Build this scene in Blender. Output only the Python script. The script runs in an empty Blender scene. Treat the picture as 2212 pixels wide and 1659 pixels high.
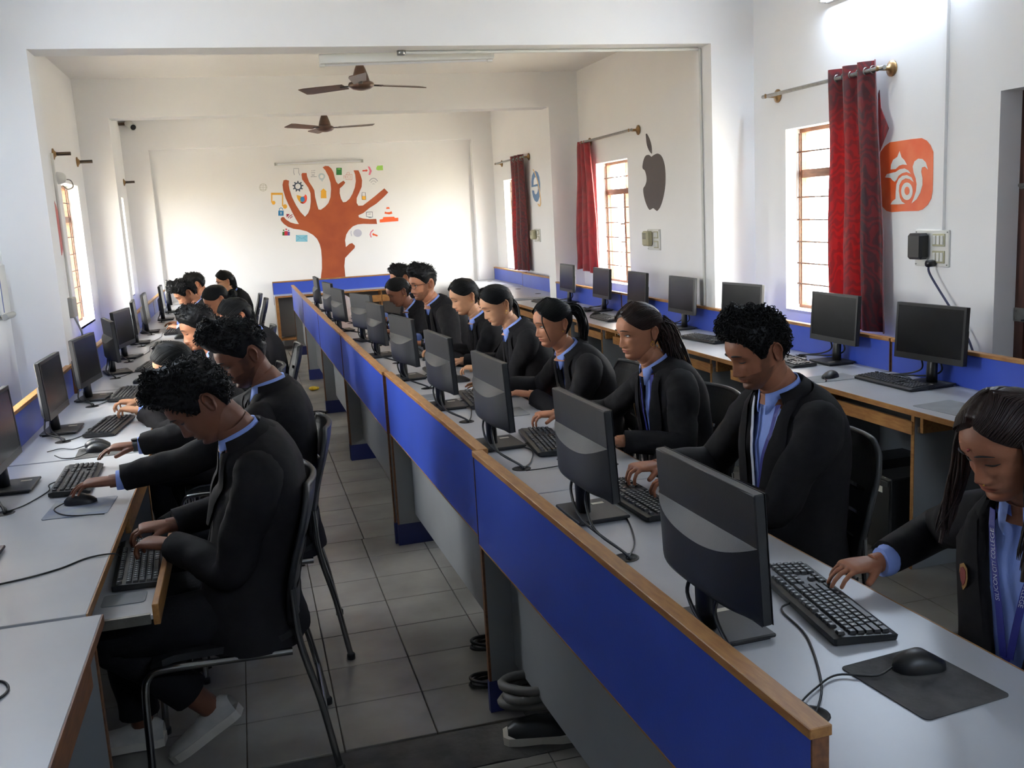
import bpy, bmesh, math, random
import numpy as np
from mathutils import Vector, Matrix, noise
from mathutils.geometry import tessellate_polygon

random.seed(7)
sc = bpy.context.scene
col = sc.collection

# ------------------------------------------------------------------ camera
FPX = 2081.5                                     # focal length in pixels of the 2212 x 1659 frame
YAW, PITCH, ROLL = .26342, .17532, -.05481
EYE = np.array([0., 0., 1.70])
cy_, sy_, cp_, sp_, cr_, sr_ = math.cos(YAW), math.sin(YAW), math.cos(PITCH), math.sin(PITCH), math.cos(ROLL), math.sin(ROLL)
FWD = np.array([sy_*cp_, cy_*cp_, -sp_])
_r = np.array([cy_, -sy_, 0.]); _u = np.cross(_r, FWD)
RGT = cr_*_r + sr_*_u
UPV = -sr_*_r + cr_*_u
cam_data = bpy.data.cameras.new('camera')
cam_data.sensor_fit = 'HORIZONTAL'; cam_data.sensor_width = 36
cam_data.lens = 36*FPX/2212
cam_data.clip_start = .05; cam_data.clip_end = 200
cam = bpy.data.objects.new('camera', cam_data); col.objects.link(cam)
cam.matrix_world = Matrix(((RGT[0], UPV[0], -FWD[0], EYE[0]), (RGT[1], UPV[1], -FWD[1], EYE[1]), (RGT[2], UPV[2], -FWD[2], EYE[2]), (0, 0, 0, 1)))
sc.camera = cam

def ray(x, y): return ((x-1106)/FPX)*RGT - ((y-829.5)/FPX)*UPV + FWD
def onz(x, y, z): d = ray(x, y); return EYE + d*((z-EYE[2])/d[2])
def onx(x, y, X): d = ray(x, y); return EYE + d*(X/d[0])
def ony(x, y, Y): d = ray(x, y); return EYE + d*(Y/d[1])

# ------------------------------------------------------------------ light
SKY = 20.0
SUN = 300.0
TUBE = 95.0
EXPOSURE = 0.82
w = bpy.data.worlds.new('world'); sc.world = w; w.use_nodes = True
wn = w.node_tree.nodes; wn.clear()
wo = wn.new('ShaderNodeOutputWorld'); wb = wn.new('ShaderNodeBackground')
wb.inputs[0].default_value = (.98, .985, 1.0, 1); wb.inputs[1].default_value = SKY
w.node_tree.links.new(wb.outputs[0], wo.inputs[0])
sun = bpy.data.lights.new('sun', 'SUN'); sun.energy = SUN; sun.angle = .02; sun.color = (1, .985, .96)
so = bpy.data.objects.new('sun', sun); col.objects.link(so); so.location = (0, 0, 20); so.rotation_euler = (math.radians(-14), 0, 0)   # high sun in the plane of the windows
sc.view_settings.view_transform = 'Standard'
sc.view_settings.look = 'None'
sc.view_settings.gamma = 1
sc.view_settings.use_curve_mapping = False
sc.view_settings.exposure = EXPOSURE
sc.cycles.use_denoising = True
sc.cycles.max_bounces = 10
sc.cycles.diffuse_bounces = 6
sc.cycles.transparent_max_bounces = 16
sc.cycles.sample_clamp_indirect = 6

# the room in metres
XL, XR, ZC = -1.39, 3.66, 3.165                  # side walls, ceiling
WT = .23                                         # wall thickness
YF, YB = -1.10, 14.06                            # wall behind the camera, back wall
LINT, SILL = 2.16, .93
WIN_R = [(5.15, 6.03), (8.86, 9.72), (12.60, 13.42)]
WIN_L = [(4.55, 5.43), (8.88, 9.78), (12.55, 13.43)]
DOOR_R = (3.05, 4.07)
PORTALS = [(2.70, 2.95), (6.45, 6.70), (10.20, 10.45)]
PXL, PXR, ZBEAM = -1.10, 3.325, 2.80
for i, (xx, wins, s) in enumerate(((XR+WT, WIN_R, 1), (XL-WT, WIN_L, -1))):
    for a, b in wins:
        ld = bpy.data.lights.new('window_portal', 'AREA'); ld.shape = 'RECTANGLE'
        ld.size = LINT-SILL; ld.size_y = b-a
        ld.cycles.is_portal = True
        lo = bpy.data.objects.new('window_portal', ld); col.objects.link(lo)
        lo.location = (xx+s*.02, (a+b)/2, (LINT+SILL)/2)
        lo.rotation_euler = (0, math.pi/2 if s > 0 else -math.pi/2, 0)

# ------------------------------------------------------------------ helpers
def lin(c):
    return tuple(((v/255)/12.92 if v/255 <= .04045 else ((v/255+.055)/1.055)**2.4) for v in c) + (1,)

_mats = {}
def mat(name, rgb, rough=.6, metal=0., var=.0, vscale=8., bump=0., bscale=60., rgb2=None, spec=.5, coat=0., trans=0., coord='Object', objrand=0., stretch=None, sheen=0., attr=None, sss=0.):
    """procedural principled material: base colour with optional noise variation, bump and per-object tint"""
    if name in _mats: return _mats[name]
    m = bpy.data.materials.new(name); m.use_nodes = True; _mats[name] = m
    nt = m.node_tree; n = nt.nodes; L = nt.links
    p = n['Principled BSDF']
    c1 = lin(rgb)
    p.inputs['Roughness'].default_value = rough
    p.inputs['Metallic'].default_value = metal
    p.inputs['Specular IOR Level'].default_value = spec
    p.inputs['Base Color'].default_value = c1
    if coat: p.inputs['Coat Weight'].default_value = coat; p.inputs['Coat Roughness'].default_value = .15
    if sheen: p.inputs['Sheen Weight'].default_value = sheen; p.inputs['Sheen Roughness'].default_value = .5
    if sss:
        p.inputs['Subsurface Weight'].default_value = sss; p.inputs['Subsurface Radius'].default_value = (.012, .005, .003); p.inputs['Subsurface Scale'].default_value = 1.
    tc = n.new('ShaderNodeTexCoord'); src = tc.outputs[coord] if coord != 'World' else None
    if coord == 'World':
        g = n.new('ShaderNodeNewGeometry'); src = g.outputs['Position']
    if stretch:
        mp = n.new('ShaderNodeMapping'); mp.inputs['Scale'].default_value = stretch; L.new(src, mp.inputs['Vector']); src = mp.outputs['Vector']
    cur = None
    if var or rgb2:
        nz = n.new('ShaderNodeTexNoise'); nz.inputs['Scale'].default_value = vscale; nz.inputs['Detail'].default_value = 4
        L.new(src, nz.inputs['Vector'])
        rp = n.new('ShaderNodeValToRGB'); rp.color_ramp.elements[0].position = .35; rp.color_ramp.elements[1].position = .65
        if rgb2: a, b = c1, lin(rgb2)
        else:
            a = tuple(v*(1-var) for v in c1[:3])+(1,); b = tuple(min(1, v*(1+var)) for v in c1[:3])+(1,)
        rp.color_ramp.elements[0].color = a; rp.color_ramp.elements[1].color = b
        L.new(nz.outputs['Fac'], rp.inputs['Fac']); cur = rp.outputs['Color']
    if objrand:
        oi = n.new('ShaderNodeObjectInfo'); mr = n.new('ShaderNodeMapRange')
        mr.inputs['To Min'].default_value = 1-objrand; mr.inputs['To Max'].default_value = 1+objrand
        L.new(oi.outputs['Random'], mr.inputs['Value'])
        mx = n.new('ShaderNodeMix'); mx.data_type = 'RGBA'; mx.blend_type = 'MULTIPLY'; mx.inputs[0].default_value = 1
        if cur is not None: L.new(cur, mx.inputs[6])
        else: mx.inputs[6].default_value = c1
        L.new(mr.outputs['Result'], mx.inputs[7]); cur = mx.outputs[2]
    if attr:
        at = n.new('ShaderNodeAttribute'); at.attribute_name = attr
        mx = n.new('ShaderNodeMix'); mx.data_type = 'RGBA'; mx.blend_type = 'MULTIPLY'; mx.inputs[0].default_value = 1
        if cur is not None: L.new(cur, mx.inputs[6])
        else: mx.inputs[6].default_value = c1
        L.new(at.outputs['Color'], mx.inputs[7]); cur = mx.outputs[2]
    if cur is not None: L.new(cur, p.inputs['Base Color'])
    if bump:
        nb = n.new('ShaderNodeTexNoise'); nb.inputs['Scale'].default_value = bscale; nb.inputs['Detail'].default_value = 3
        L.new(src, nb.inputs['Vector'])
        bp = n.new('ShaderNodeBump'); bp.inputs['Strength'].default_value = bump; bp.inputs['Distance'].default_value = .01
        L.new(nb.outputs['Fac'], bp.inputs['Height']); L.new(bp.outputs['Normal'], p.inputs['Normal'])
    return m

def emis(name, rgb, strength):
    m = bpy.data.materials.new(name); m.use_nodes = True
    nt = m.node_tree; nt.nodes.clear()
    o = nt.nodes.new('ShaderNodeOutputMaterial'); e = nt.nodes.new('ShaderNodeEmission')
    e.inputs[0].default_value = lin(rgb); e.inputs[1].default_value = strength
    nt.links.new(e.outputs[0], o.inputs[0]); return m

def glass_mat():
    m = bpy.data.materials.new('window_glass'); m.use_nodes = True
    nt = m.node_tree; nt.nodes.clear()
    o = nt.nodes.new('ShaderNodeOutputMaterial'); mx = nt.nodes.new('ShaderNodeMixShader')
    t = nt.nodes.new('ShaderNodeBsdfTransparent'); g = nt.nodes.new('ShaderNodeBsdfGlossy')
    t.inputs[0].default_value = (.95, .96, .95, 1); g.inputs['Roughness'].default_value = .05
    mx.inputs[0].default_value = .06
    nt.links.new(t.outputs[0], mx.inputs[1]); nt.links.new(g.outputs[0], mx.inputs[2]); nt.links.new(mx.outputs[0], o.inputs[0])
    return m

class MB:
    """collects shapes and links them as one mesh object"""
    def __init__(s): s.v = []; s.f = []; s.m = []; s.sm = []
    def add(s, verts, faces, mi=0, smooth=False):
        o = len(s.v); s.v += [tuple(map(float, p)) for p in verts]
        for f in faces: s.f.append(tuple(o+i for i in f)); s.m.append(mi); s.sm.append(smooth)
        return s
    def box(s, x0, x1, y0, y1, z0, z1, mi=0, bev=0.):
        if bev <= 0:
            v = [(x, y, z) for x in (x0, x1) for y in (y0, y1) for z in (z0, z1)]
            return s.add(v, [(0, 1, 3, 2), (4, 6, 7, 5), (0, 4, 5, 1), (2, 3, 7, 6), (0, 2, 6, 4), (1, 5, 7, 3)], mi)
        b = min(bev, (x1-x0)/2.01, (y1-y0)/2.01, (z1-z0)/2.01)
        v = []; idx = {}
        def V(p):
            if p not in idx: idx[p] = len(v); v.append(p)
            return idx[p]
        X = (x0, x1); Y = (y0, y1); Z = (z0, z1); S = (1, -1); F = []
        def c(i, j, k, ax):
            p = [X[i]+S[i]*b, Y[j]+S[j]*b, Z[k]+S[k]*b]
            p[ax] = (X, Y, Z)[ax][(i, j, k)[ax]]
            return V(tuple(p))
        for ax in range(3):
            for e in (0, 1):
                q = []
                for (a1, a2) in ((0, 0), (1, 0), (1, 1), (0, 1)):
                    t = [0, 0, 0]; t[ax] = e; t[(ax+1) % 3] = a1; t[(ax+2) % 3] = a2; q.append(c(*t, ax))
                F.append(tuple(q if e else q[::-1]))
        for ax in range(3):
            o1, o2 = (ax+1) % 3, (ax+2) % 3
            for e1 in (0, 1):
                for e2 in (0, 1):
                    t0 = [0]*3; t1 = [0]*3; t0[ax] = 0; t1[ax] = 1
                    for t in (t0, t1): t[o1] = e1; t[o2] = e2
                    q = (c(*t0, o1), c(*t1, o1), c(*t1, o2), c(*t0, o2))
                    F.append(q if (e1 == e2) else q[::-1])
        for i in (0, 1):
            for j in (0, 1):
                for k in (0, 1):
                    q = (c(i, j, k, 0), c(i, j, k, 1), c(i, j, k, 2))
                    F.append(q if (i+j+k) % 2 else q[::-1])
        return s.add(v, F, mi)
    def tube(s, pts, r, n=8, mi=0, caps=True, smooth=True, flat=1.0, up=None):
        """swept tube; r number or list; flat squeezes the second axis"""
        P = [np.array(p, float) for p in pts]; m = len(P)
        R = [r]*m if not hasattr(r, '__len__') else list(r)
        T = [(P[min(i+1, m-1)]-P[max(i-1, 0)]) for i in range(m)]
        T = [t/(np.linalg.norm(t)+1e-12) for t in T]
        a = np.array(up if up is not None else ((0, 0, 1) if abs(T[0][2]) < .9 else (1, 0, 0)), float)
        v = []; f = []
        for i in range(m):
            a = a-T[i]*(a@T[i]); a /= np.linalg.norm(a)+1e-12
            b = np.cross(T[i], a)
            for k in range(n):
                t = 2*math.pi*k/n
                v.append(P[i]+R[i]*(math.cos(t)*b+flat*math.sin(t)*a))
        for i in range(m-1):
            for k in range(n):
                f.append((i*n+k, i*n+(k+1) % n, (i+1)*n+(k+1) % n, (i+1)*n+k))
        s.add(v, f, mi, smooth)
        if caps:
            s.add(v[:n], [tuple(range(n))[::-1]], mi); s.add(v[-n:], [tuple(range(n))], mi)
        return s
    def loft(s, rings, mi=0, closed=True, caps=True, smooth=True):
        n = len(rings[0]); v = [p for r in rings for p in r]; f = []
        for i in range(len(rings)-1):
            for k in range(n if closed else n-1):
                f.append((i*n+k, i*n+(k+1) % n, (i+1)*n+(k+1) % n, (i+1)*n+k))
        if caps and closed:
            f.append(tuple(range(n))[::-1]); f.append(tuple((len(rings)-1)*n+k for k in range(n)))
        return s.add(v, f, mi, smooth)
    def lathe(s, prof, n=20, c=(0, 0, 0), mi=0, axis='z', smooth=True):
        rings = []
        for (r, z) in prof:
            ring = []
            for k in range(n):
                t = 2*math.pi*k/n; p = (r*math.cos(t), r*math.sin(t), z)
                if axis == 'x': p = (p[2], p[0], p[1])
                if axis == 'y': p = (p[1], p[2], p[0])
                ring.append((c[0]+p[0], c[1]+p[1], c[2]+p[2]))
            rings.append(ring)
        return s.loft(rings, mi, smooth=smooth)
    def sphere(s, c, r, n=12, m=8, mi=0):
        r = (r, r, r) if not hasattr(r, '__len__') else r
        rings = []
        for i in range(m+1):
            a = -math.pi/2+math.pi*i/m; q = max(math.cos(a), .02)
            rings.append([(c[0]+r[0]*q*math.cos(2*math.pi*k/n), c[1]+r[1]*q*math.sin(2*math.pi*k/n), c[2]+r[2]*math.sin(a)) for k in range(n)])
        return s.loft(rings, mi)
    def plate(s, poly3, nrm, th, mi=0):
        """flat polygon (3-D points in one plane) given thickness along nrm"""
        P = [np.array(p, float) for p in poly3]; nv = np.array(nrm, float)
        tri = tessellate_polygon([[Vector(p) for p in P]])
        n = len(P); v = [p+nv*th for p in P]+[p for p in P]
        f = []
        for t in tri:
            a, b, c = (v[i] for i in t)
            f.append(tuple(t) if np.cross(b-a, c-a)@nv > 0 else tuple(t[::-1]))
        for k in range(n): f.append((k, (k+1) % n, n+(k+1) % n, n+k))
        return s.add(v, f, mi)
    def mesh(s, name, mats):
        me = bpy.data.meshes.new(name)
        me.from_pydata(s.v, [], s.f)
        for m in (mats if isinstance(mats, (list, tuple)) else [mats]): me.materials.append(m)
        me.polygons.foreach_set('material_index', s.m)
        me.polygons.foreach_set('use_smooth', s.sm)
        me.update(); return me
    def build(s, name, mats, parent=None, loc=None, rot=None):
        return put(name, s.mesh(name, mats), parent, loc, rot)

def put(name, me, parent=None, loc=None, rot=None):
    o = bpy.data.objects.new(name, me); col.objects.link(o)
    if parent is not None: o.parent = parent
    if loc is not None: o.location = loc
    if rot is not None: o.rotation_euler = rot
    return o
def tag(o, label=None, cat=None, group=None, kind=None):
    if label: o['label'] = label
    if cat: o['category'] = cat
    if group: o['group'] = group
    if kind: o['kind'] = kind
    return o
def thing(name, loc, rz, label, cat, group=None):
    o = bpy.data.objects.new(name, None); col.objects.link(o)
    o.empty_display_size = .1
    o.location = loc; o.rotation_euler = (0, 0, rz)
    return tag(o, label, cat, group)
def copy_tree(o, parent=None):
    c = o.copy(); col.objects.link(c)
    if parent is not None: c.parent = parent
    for ch in o.children: copy_tree(ch, c)
    return c
def spline(pts, n):
    """Catmull-Rom through the points"""
    P = [np.array(p, float) for p in pts]; P = [2*P[0]-P[1]]+P+[2*P[-1]-P[-2]]
    out = []; m = len(P)-3
    for i in range(m):
        for k in range(n):
            t = k/n; a, b, c, d = P[i:i+4]
            out.append(.5*((2*b)+(c-a)*t+(2*a-5*b+4*c-d)*t*t+(3*b-a-3*c+d)*t**3))
    out.append(P[-2]); return out
def interp(x, xs, ys): return float(np.interp(x, xs, ys))
# ------------------------------------------------------------------ materials of the room
M_wall = mat('wall_paint', (240, 240, 239), .75, var=.012, vscale=1.5, bump=.05, bscale=30, coord='World')
M_ceil = mat('ceiling_paint', (238, 236, 232), .8, var=.012, vscale=1.5, coord='World')
M_reveal = M_wall
M_tile = mat('floor_tile_glaze', (116, 112, 106), .34, rgb2=(144, 140, 133), vscale=3.2, coord='World', objrand=.07, bump=.03, bscale=25)
M_grout = mat('grout', (92, 82, 70), .9, var=.2, vscale=20, coord='World')
M_cement = mat('dark_cement', (78, 75, 72), .85, var=.25, vscale=9, coord='World', bump=.4, bscale=40)
M_wood = mat('brown_window_wood', (140, 90, 62), .5, rgb2=(110, 68, 46), vscale=6, stretch=(1, 1, 8), bump=.1)
M_rust = mat('grille_iron', (92, 62, 48), .55, metal=.4, var=.3, vscale=30)
M_doorwood = mat('door_wood', (92, 52, 38), .45, rgb2=(66, 36, 27), vscale=7, stretch=(6, 6, .8), bump=.08)
M_white = mat('white_plastic', (214, 214, 208), .45)
M_cream = mat('cream_plastic', (176, 172, 142), .5)
M_steel = mat('brushed_steel', (150, 148, 142), .35, metal=.9, var=.1, vscale=40)
M_brass = mat('dull_brass', (142, 112, 74), .4, metal=.8, var=.2, vscale=40)
M_black = mat('black_plastic', (24, 24, 25), .42)
M_glass = glass_mat()

def structure(o): o['kind'] = 'structure'; return o

def wall_boxes(mb, x0, x1, y0, y1, opens):
    """side wall as a grid of solid cells around its openings"""
    ys = sorted({y0, y1, *[v for o in opens for v in o[:2]]}); zs = sorted({-.008, ZC, *[v for o in opens for v in o[2:]]})
    for a, b in zip(ys[:-1], ys[1:]):
        run = None
        for c, d in zip(zs[:-1], zs[1:]):
            hole = any(o[0] <= a and b <= o[1] and o[2] <= c and d <= o[3] for o in opens)
            if hole:
                if run: mb.box(x0, x1, a, b, *run); run = None
            else: run = (run[0], d) if run else (c, d)
        if run: mb.box(x0, x1, a, b, *run)

mb = MB(); wall_boxes(mb, XR, XR+WT, YF-.2, YB+.25, [(a, b, SILL, LINT) for a, b in WIN_R]+[(*DOOR_R, -.008, LINT)])
structure(mb.build('wall_right', M_wall))
mb = MB(); wall_boxes(mb, XL-WT, XL, YF-.2, YB+.25, [(a, b, SILL, LINT) for a, b in WIN_L])
structure(mb.build('wall_left', M_wall))
structure(MB().box(XL, XR, YB, YB+.25, -.008, ZC).build('wall_back', M_wall))
structure(MB().box(XL, XR, YF-.2, YF, -.008, ZC).build('wall_front', M_wall))
structure(MB().box(XL-WT, XR+WT, YF-.2, YB+.25, ZC, ZC+.15).build('ceiling', M_ceil))
for i, (a, b) in enumerate(PORTALS):             # beam with its two pillars
    mb = MB()
    mb.box(XL, XR, a, b, ZBEAM, ZC); mb.box(XL, PXL, a, b, 0, ZBEAM); mb.box(PXR, XR, a, b, 0, ZBEAM)
    structure(mb.build('trim_%d' % (i+1), M_wall))
mb = MB(); a = 13.95                             # shallow pillars and beam proud of the back wall
mb.box(XL, XR, a, YB, 2.785, ZC); mb.box(XL, -1.06, a, YB, 0, 2.785); mb.box(3.353, XR, a, YB, 0, 2.785)
structure(mb.build('trim_4', M_wall))
# panel recesses shown as thin raised plaster bands on the right wall
mb = MB(); mb.box(XR-.012, XR, 6.70, 7.72, 0, 2.155); structure(mb.build('trim_5', M_wall))
mb = MB(); mb.box(XR-.012, XR, 10.45, 11.45, 0, 2.155); structure(mb.build('trim_6', M_wall))

# floor: slab at grout level with single tiles on it
floor = structure(MB().box(XL-WT, XR+WT, YF-.2, YB+.25, -.12, -.008).build('floor', M_grout))
TX, TY, GX0, GY0 = .310, .302, .475, 2.960
STRIP = (2.715, 2.945)
tile_me = MB().box(-TX/2+.002, TX/2-.002, -TY/2+.002, TY/2-.002, -.009, 0, bev=.0015).mesh('tile', M_tile)
rest = MB()
for i in range(-7, 12):
    for j in range(-14, 38):
        x0 = GX0+TX*i; y0 = GY0+TY*j
        if j >= 7: x0 += .012
        x0c, x1c = max(x0+.002, XL), min(x0+TX-.002, XR)
        y0c, y1c = max(y0+.002, YF), min(y0+TY-.002, YB)
        if j == -1: y1c = STRIP[0]-.004
        if x1c-x0c < .02 or y1c-y0c < .02: continue
        full = x1c-x0c > TX-.006 and y1c-y0c > TY-.006
        if full and -3 <= i <= 2 and -2 <= j <= 36:
            put('tile', tile_me, floor, (x0+TX/2, y0+TY/2, 0))
        else: rest.box(x0c, x1c, y0c, y1c, -.009, 0)
tag(rest.build('outer_tiles', M_tile, floor), kind='stuff')
# rough cement strip where a wall once stood
mb = MB(); n = 60; rings = []
for k in range(n+1):
    x = XL+(XR-XL)*k/n
    e1 = STRIP[0]+.012*noise.noise((x*9, 0, 1)); e2 = STRIP[1]+.014*noise.noise((x*11, 3, 1))
    rings.append([(x, e1, -.009), (x, e1, .0012), (x, (e1+e2)/2, .003), (x, e2, .0012), (x, e2, -.009)])
mb.loft(rings, smooth=False)
mb.build('cement_strip', M_cement, floor)

# ------------------------------------------------------------------ windows
def window(n, side, y0, y1, leaf):
    """side +1 right wall, -1 left wall; frame sits 14 cm deep in the reveal"""
    xw = XR if side > 0 else XL
    X = lambda d: xw+side*d
    root = bpy.data.objects.new('window_%d' % n, None); col.objects.link(root); root['kind'] = 'structure'
    root.location = (X(.14), y0, SILL)
    W, H = y1-y0, LINT-SILL
    fr = MB()
    t = .026
    fr.box(-.03, .03, 0, t, 0, H); fr.box(-.03, .03, W-t, W, 0, H); fr.box(-.03, .03, t, W-t, 0, t); fr.box(-.03, .03, t, W-t, H-t, H)
    zt = .90
    fr.box(-.034, .034, t, W-t, zt, zt+.055)
    if leaf: fr.box(-.03, .03, W*.40, W*.40+.05, t, zt); fr.box(-.012, .012, W*.42, W*.42+.012, zt+.055, H-t)
    f = fr.build('window_frame', M_wood, root)
    s = -side
    for k, z in enumerate((.175, .318, .467, .617, .77, 1.075)):
        b = MB().tube([(s*.045, .0, z), (s*.05, W*.3, z-.004), (s*.045, W, z)], .0055, 6)
        b.build('grille_bar', M_rust, root)
    for y in ((.02, W-.02)):
        MB().tube([(s*.045, y, .03), (s*.045, y, H-.03)], .006, 6).build('grille_bar', M_rust, root)
    g = MB().box(-.003, .003, t, W-t, t, zt); g.build('pane', M_glass, root)
    g = MB().box(-.003, .003, t, W-t, zt+.055, H-t); g.build('pane', M_glass, root)
    sl = MB().box(min(0, side*.14)-.14*side if side > 0 else -.03, 0 if side > 0 else .14, 0, W, -.015, .004)
    sl.build('window_sill', M_wall, root)
    if leaf:
        for z in (.42, .60):
            MB().tube([(s*.03, W*.40-.01, z), (s*.05, W*.40+.03, z), (s*.05, W*.40+.09, z)], .008, 6).build('catch', M_wood, root)
n = 0
for i, (a, b) in enumerate(WIN_R): n += 1; window(n, 1, a, b, i == 1)
for i, (a, b) in enumerate(WIN_L): n += 1; window(n, -1, a, b, False)

# door in the right wall
d = bpy.data.objects.new('door_1', None); col.objects.link(d); d['kind'] = 'structure'; d.location = (XR+.15, DOOR_R[0], 0)
W = DOOR_R[1]-DOOR_R[0]
MB().box(0, .045, .06, W-.06, -.006, LINT-.06, bev=.002).build('door_leaf', M_doorwood, d)
fr = MB(); fr.box(-.02, .07, 0, .06, 0, LINT); fr.box(-.02, .07, W-.06, W, 0, LINT); fr.box(-.02, .07, .06, W-.06, LINT-.06, LINT)
fr.build('door_frame', M_doorwood, d)
MB().box(-.03, -.012, W-.17, W-.002, 1.015, 1.085, bev=.003).build('hasp_plate', M_steel, d)
for yy in (W-.15, W-.02):
    for zz in (1.028, 1.072): MB().lathe([(.006, -.035), (.006, -.03), (.001, -.028)], 8, (0, yy, zz), axis='x').build('rivet', M_steel, d)
MB().tube([(-.035, W-.10, 1.07), (-.045, W-.10, 1.05), (-.045, W-.10, 1.03), (-.04, W-.07, 1.025)], .005, 6).build('hasp_hook', M_black, d)
MB().box(-.03, -.01, W-.115, W-.095, 1.22, 1.32, bev=.006).build('door_handle', M_white, d)
mb = MB(); mb.tube([(-.02, W-.3, 1.712), (-.02, W+.0, 1.70)], .009, 8); mb.tube([(-.02, W-.3, 1.695), (-.02, W-.01, 1.686)], .007, 8)
mb.build('door_bolt', M_steel, d)

# ground outside
structure(MB().box(-60, 60, -60, 60, -.9, -.5).build('ground', mat('outside_earth', (176, 168, 150), .9, var=.12, vscale=.5, coord='World')))

# a low yellow compound wall outside the left windows
structure(MB().box(-5.3, -5.0, -6, 20, -.5, 1.1).build('wall_outside', mat('outside_plaster', (190, 172, 140), .9, rgb2=(170, 150, 120), vscale=3, coord='World')))
# ------------------------------------------------------------------ curtains and rods
def curtain_mat(name, c1, c2, c3, scale, trans):
    m = bpy.data.materials.new(name); m.use_nodes = True
    nt = m.node_tree; n = nt.nodes; L = nt.links; n.clear()
    o = n.new('ShaderNodeOutputMaterial'); tc = n.new('ShaderNodeTexCoord')
    mp = n.new('ShaderNodeMapping'); mp.inputs['Scale'].default_value = (1.4, 1.4, .8); L.new(tc.outputs['Object'], mp.inputs[0])
    wv = n.new('ShaderNodeTexWave'); wv.wave_type = 'RINGS'; wv.inputs['Scale'].default_value = scale; wv.inputs['Distortion'].default_value = 14; wv.inputs['Detail'].default_value = 1.5; wv.inputs['Detail Scale'].default_value = 1.6
    L.new(mp.outputs[0], wv.inputs['Vector'])
    rp = n.new('ShaderNodeValToRGB'); e = rp.color_ramp.elements
    e[0].position = .38; e[0].color = lin(c1); e[1].position = .62; e[1].color = lin(c2)
    L.new(wv.outputs['Fac'], rp.inputs[0])
    p = n.new('ShaderNodeBsdfPrincipled'); p.inputs['Roughness'].default_value = .55; p.inputs['Sheen Weight'].default_value = .3
    t = n.new('ShaderNodeBsdfTranslucent'); L.new(rp.outputs[0], p.inputs['Base Color'])
    t.inputs[0].default_value = lin(c3)
    mx = n.new('ShaderNodeMixShader'); mx.inputs[0].default_value = trans
    L.new(p.outputs[0], mx.inputs[1]); L.new(t.outputs[0], mx.inputs[2]); L.new(mx.outputs[0], o.inputs[0])
    return m
M_cur1 = curtain_mat('damask_red', (112, 16, 24), (50, 24, 32), (176, 34, 38), 6.5, .30)
M_cur2 = curtain_mat('plain_red', (150, 18, 30), (128, 16, 28), (200, 40, 44), 3.0, .2)

def curtain(loc, ztop, zbot, yt, yb, folds, amp, material, label, knot=False, eyelets=True):
    """hanging cloth; yt, yb = (near, far) edge at the top and at the hem, relative heights are world"""
    root = thing('curtain', loc, 0, label, 'curtain')
    nz, ny = 26, folds*10; rings = []
    for i in range(nz+1):
        u = i/nz; z = ztop+(zbot-ztop)*u
        uu = u**.6 if knot else u
        a = yt[0]+(yb[0]-yt[0])*uu; b = yt[1]+(yb[1]-yt[1])*uu
        row = []
        for k in range(ny+1):
            v = k/ny
            x = amp*(.75+.35*u)*math.sin(2*math.pi*folds*v+.5*math.sin(3*u))+.012*noise.noise((v*5, u*4, 1.3))
            y = a+(b-a)*v+.010*noise.noise((v*7, u*3, 5.1))
            zz = z+(.02*noise.noise((v*6, 2.2, 0)) if i == nz else 0)
            if knot and u > .9: zz += .05*v
            row.append((x, y-loc[1], zz-loc[2]))
        rings.append(row)
    mb = MB(); mb.loft(rings, closed=False, caps=False)
    nv = len(mb.v); f0 = list(mb.f)               # back skin for real cloth thickness
    mb.v += [(x+.003, y, z) for x, y, z in mb.v]
    for f in f0: mb.f.append(tuple(nv+i for i in f[::-1])); mb.m.append(0); mb.sm.append(True)
    mb.build('cloth', material, root)
    if eyelets:
        for k in range(folds*2):
            v = (k+.5*(k == 0))/(folds*2) if k else .02; y = yt[0]+(yt[1]-yt[0])*v
            e = MB(); ring = []
            for q in range(17):
                t = 2*math.pi*q/16; ring.append((.020*math.cos(t), 0, .020*math.sin(t)))
            e.tube(ring, .003, 6, caps=False)
            e.build('eyelet', M_steel, root, (0, y-loc[1], ztop-.055-loc[2]))
    return root

def rod(y0, y1, z0, z1, label, rings=True):
    r = thing('curtain_rod', (XR-.09, y0, z0), 0, label, 'curtain rod')
    MB().tube([(0, -.05, -.0), (0, y1-y0+.05, z1-z0)], .0125, 10).build('pole', M_steel, r)
    for y, z in ((0, 0), (y1-y0, z1-z0)):
        mb = MB(); mb.lathe([(.045, .088), (.045, .080), (.03, .074), (.012, .06), (.012, 0), (.016, -.012), (.001, -.014)], 16, (0, y, z), axis='x')
        mb.build('bracket', M_brass, r)
    return r
rod(4.90, 6.12, 2.392, 2.394, 'steel curtain rod over the near right window, open end bare')
rod(8.56, 9.86, 2.396, 2.392, 'steel curtain rod beside the apple silhouette, right wall')
rod(12.12, 13.45, 2.398, 2.394, 'steel curtain rod over the farthest right window')
curtain((XR-.09, 5.1, .9), 2.45, .885, (4.945, 5.37), (4.845, 5.36), 3, .045, M_cur1, 'dark red patterned curtain drawn back beside the orange squirrel emblem')
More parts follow.
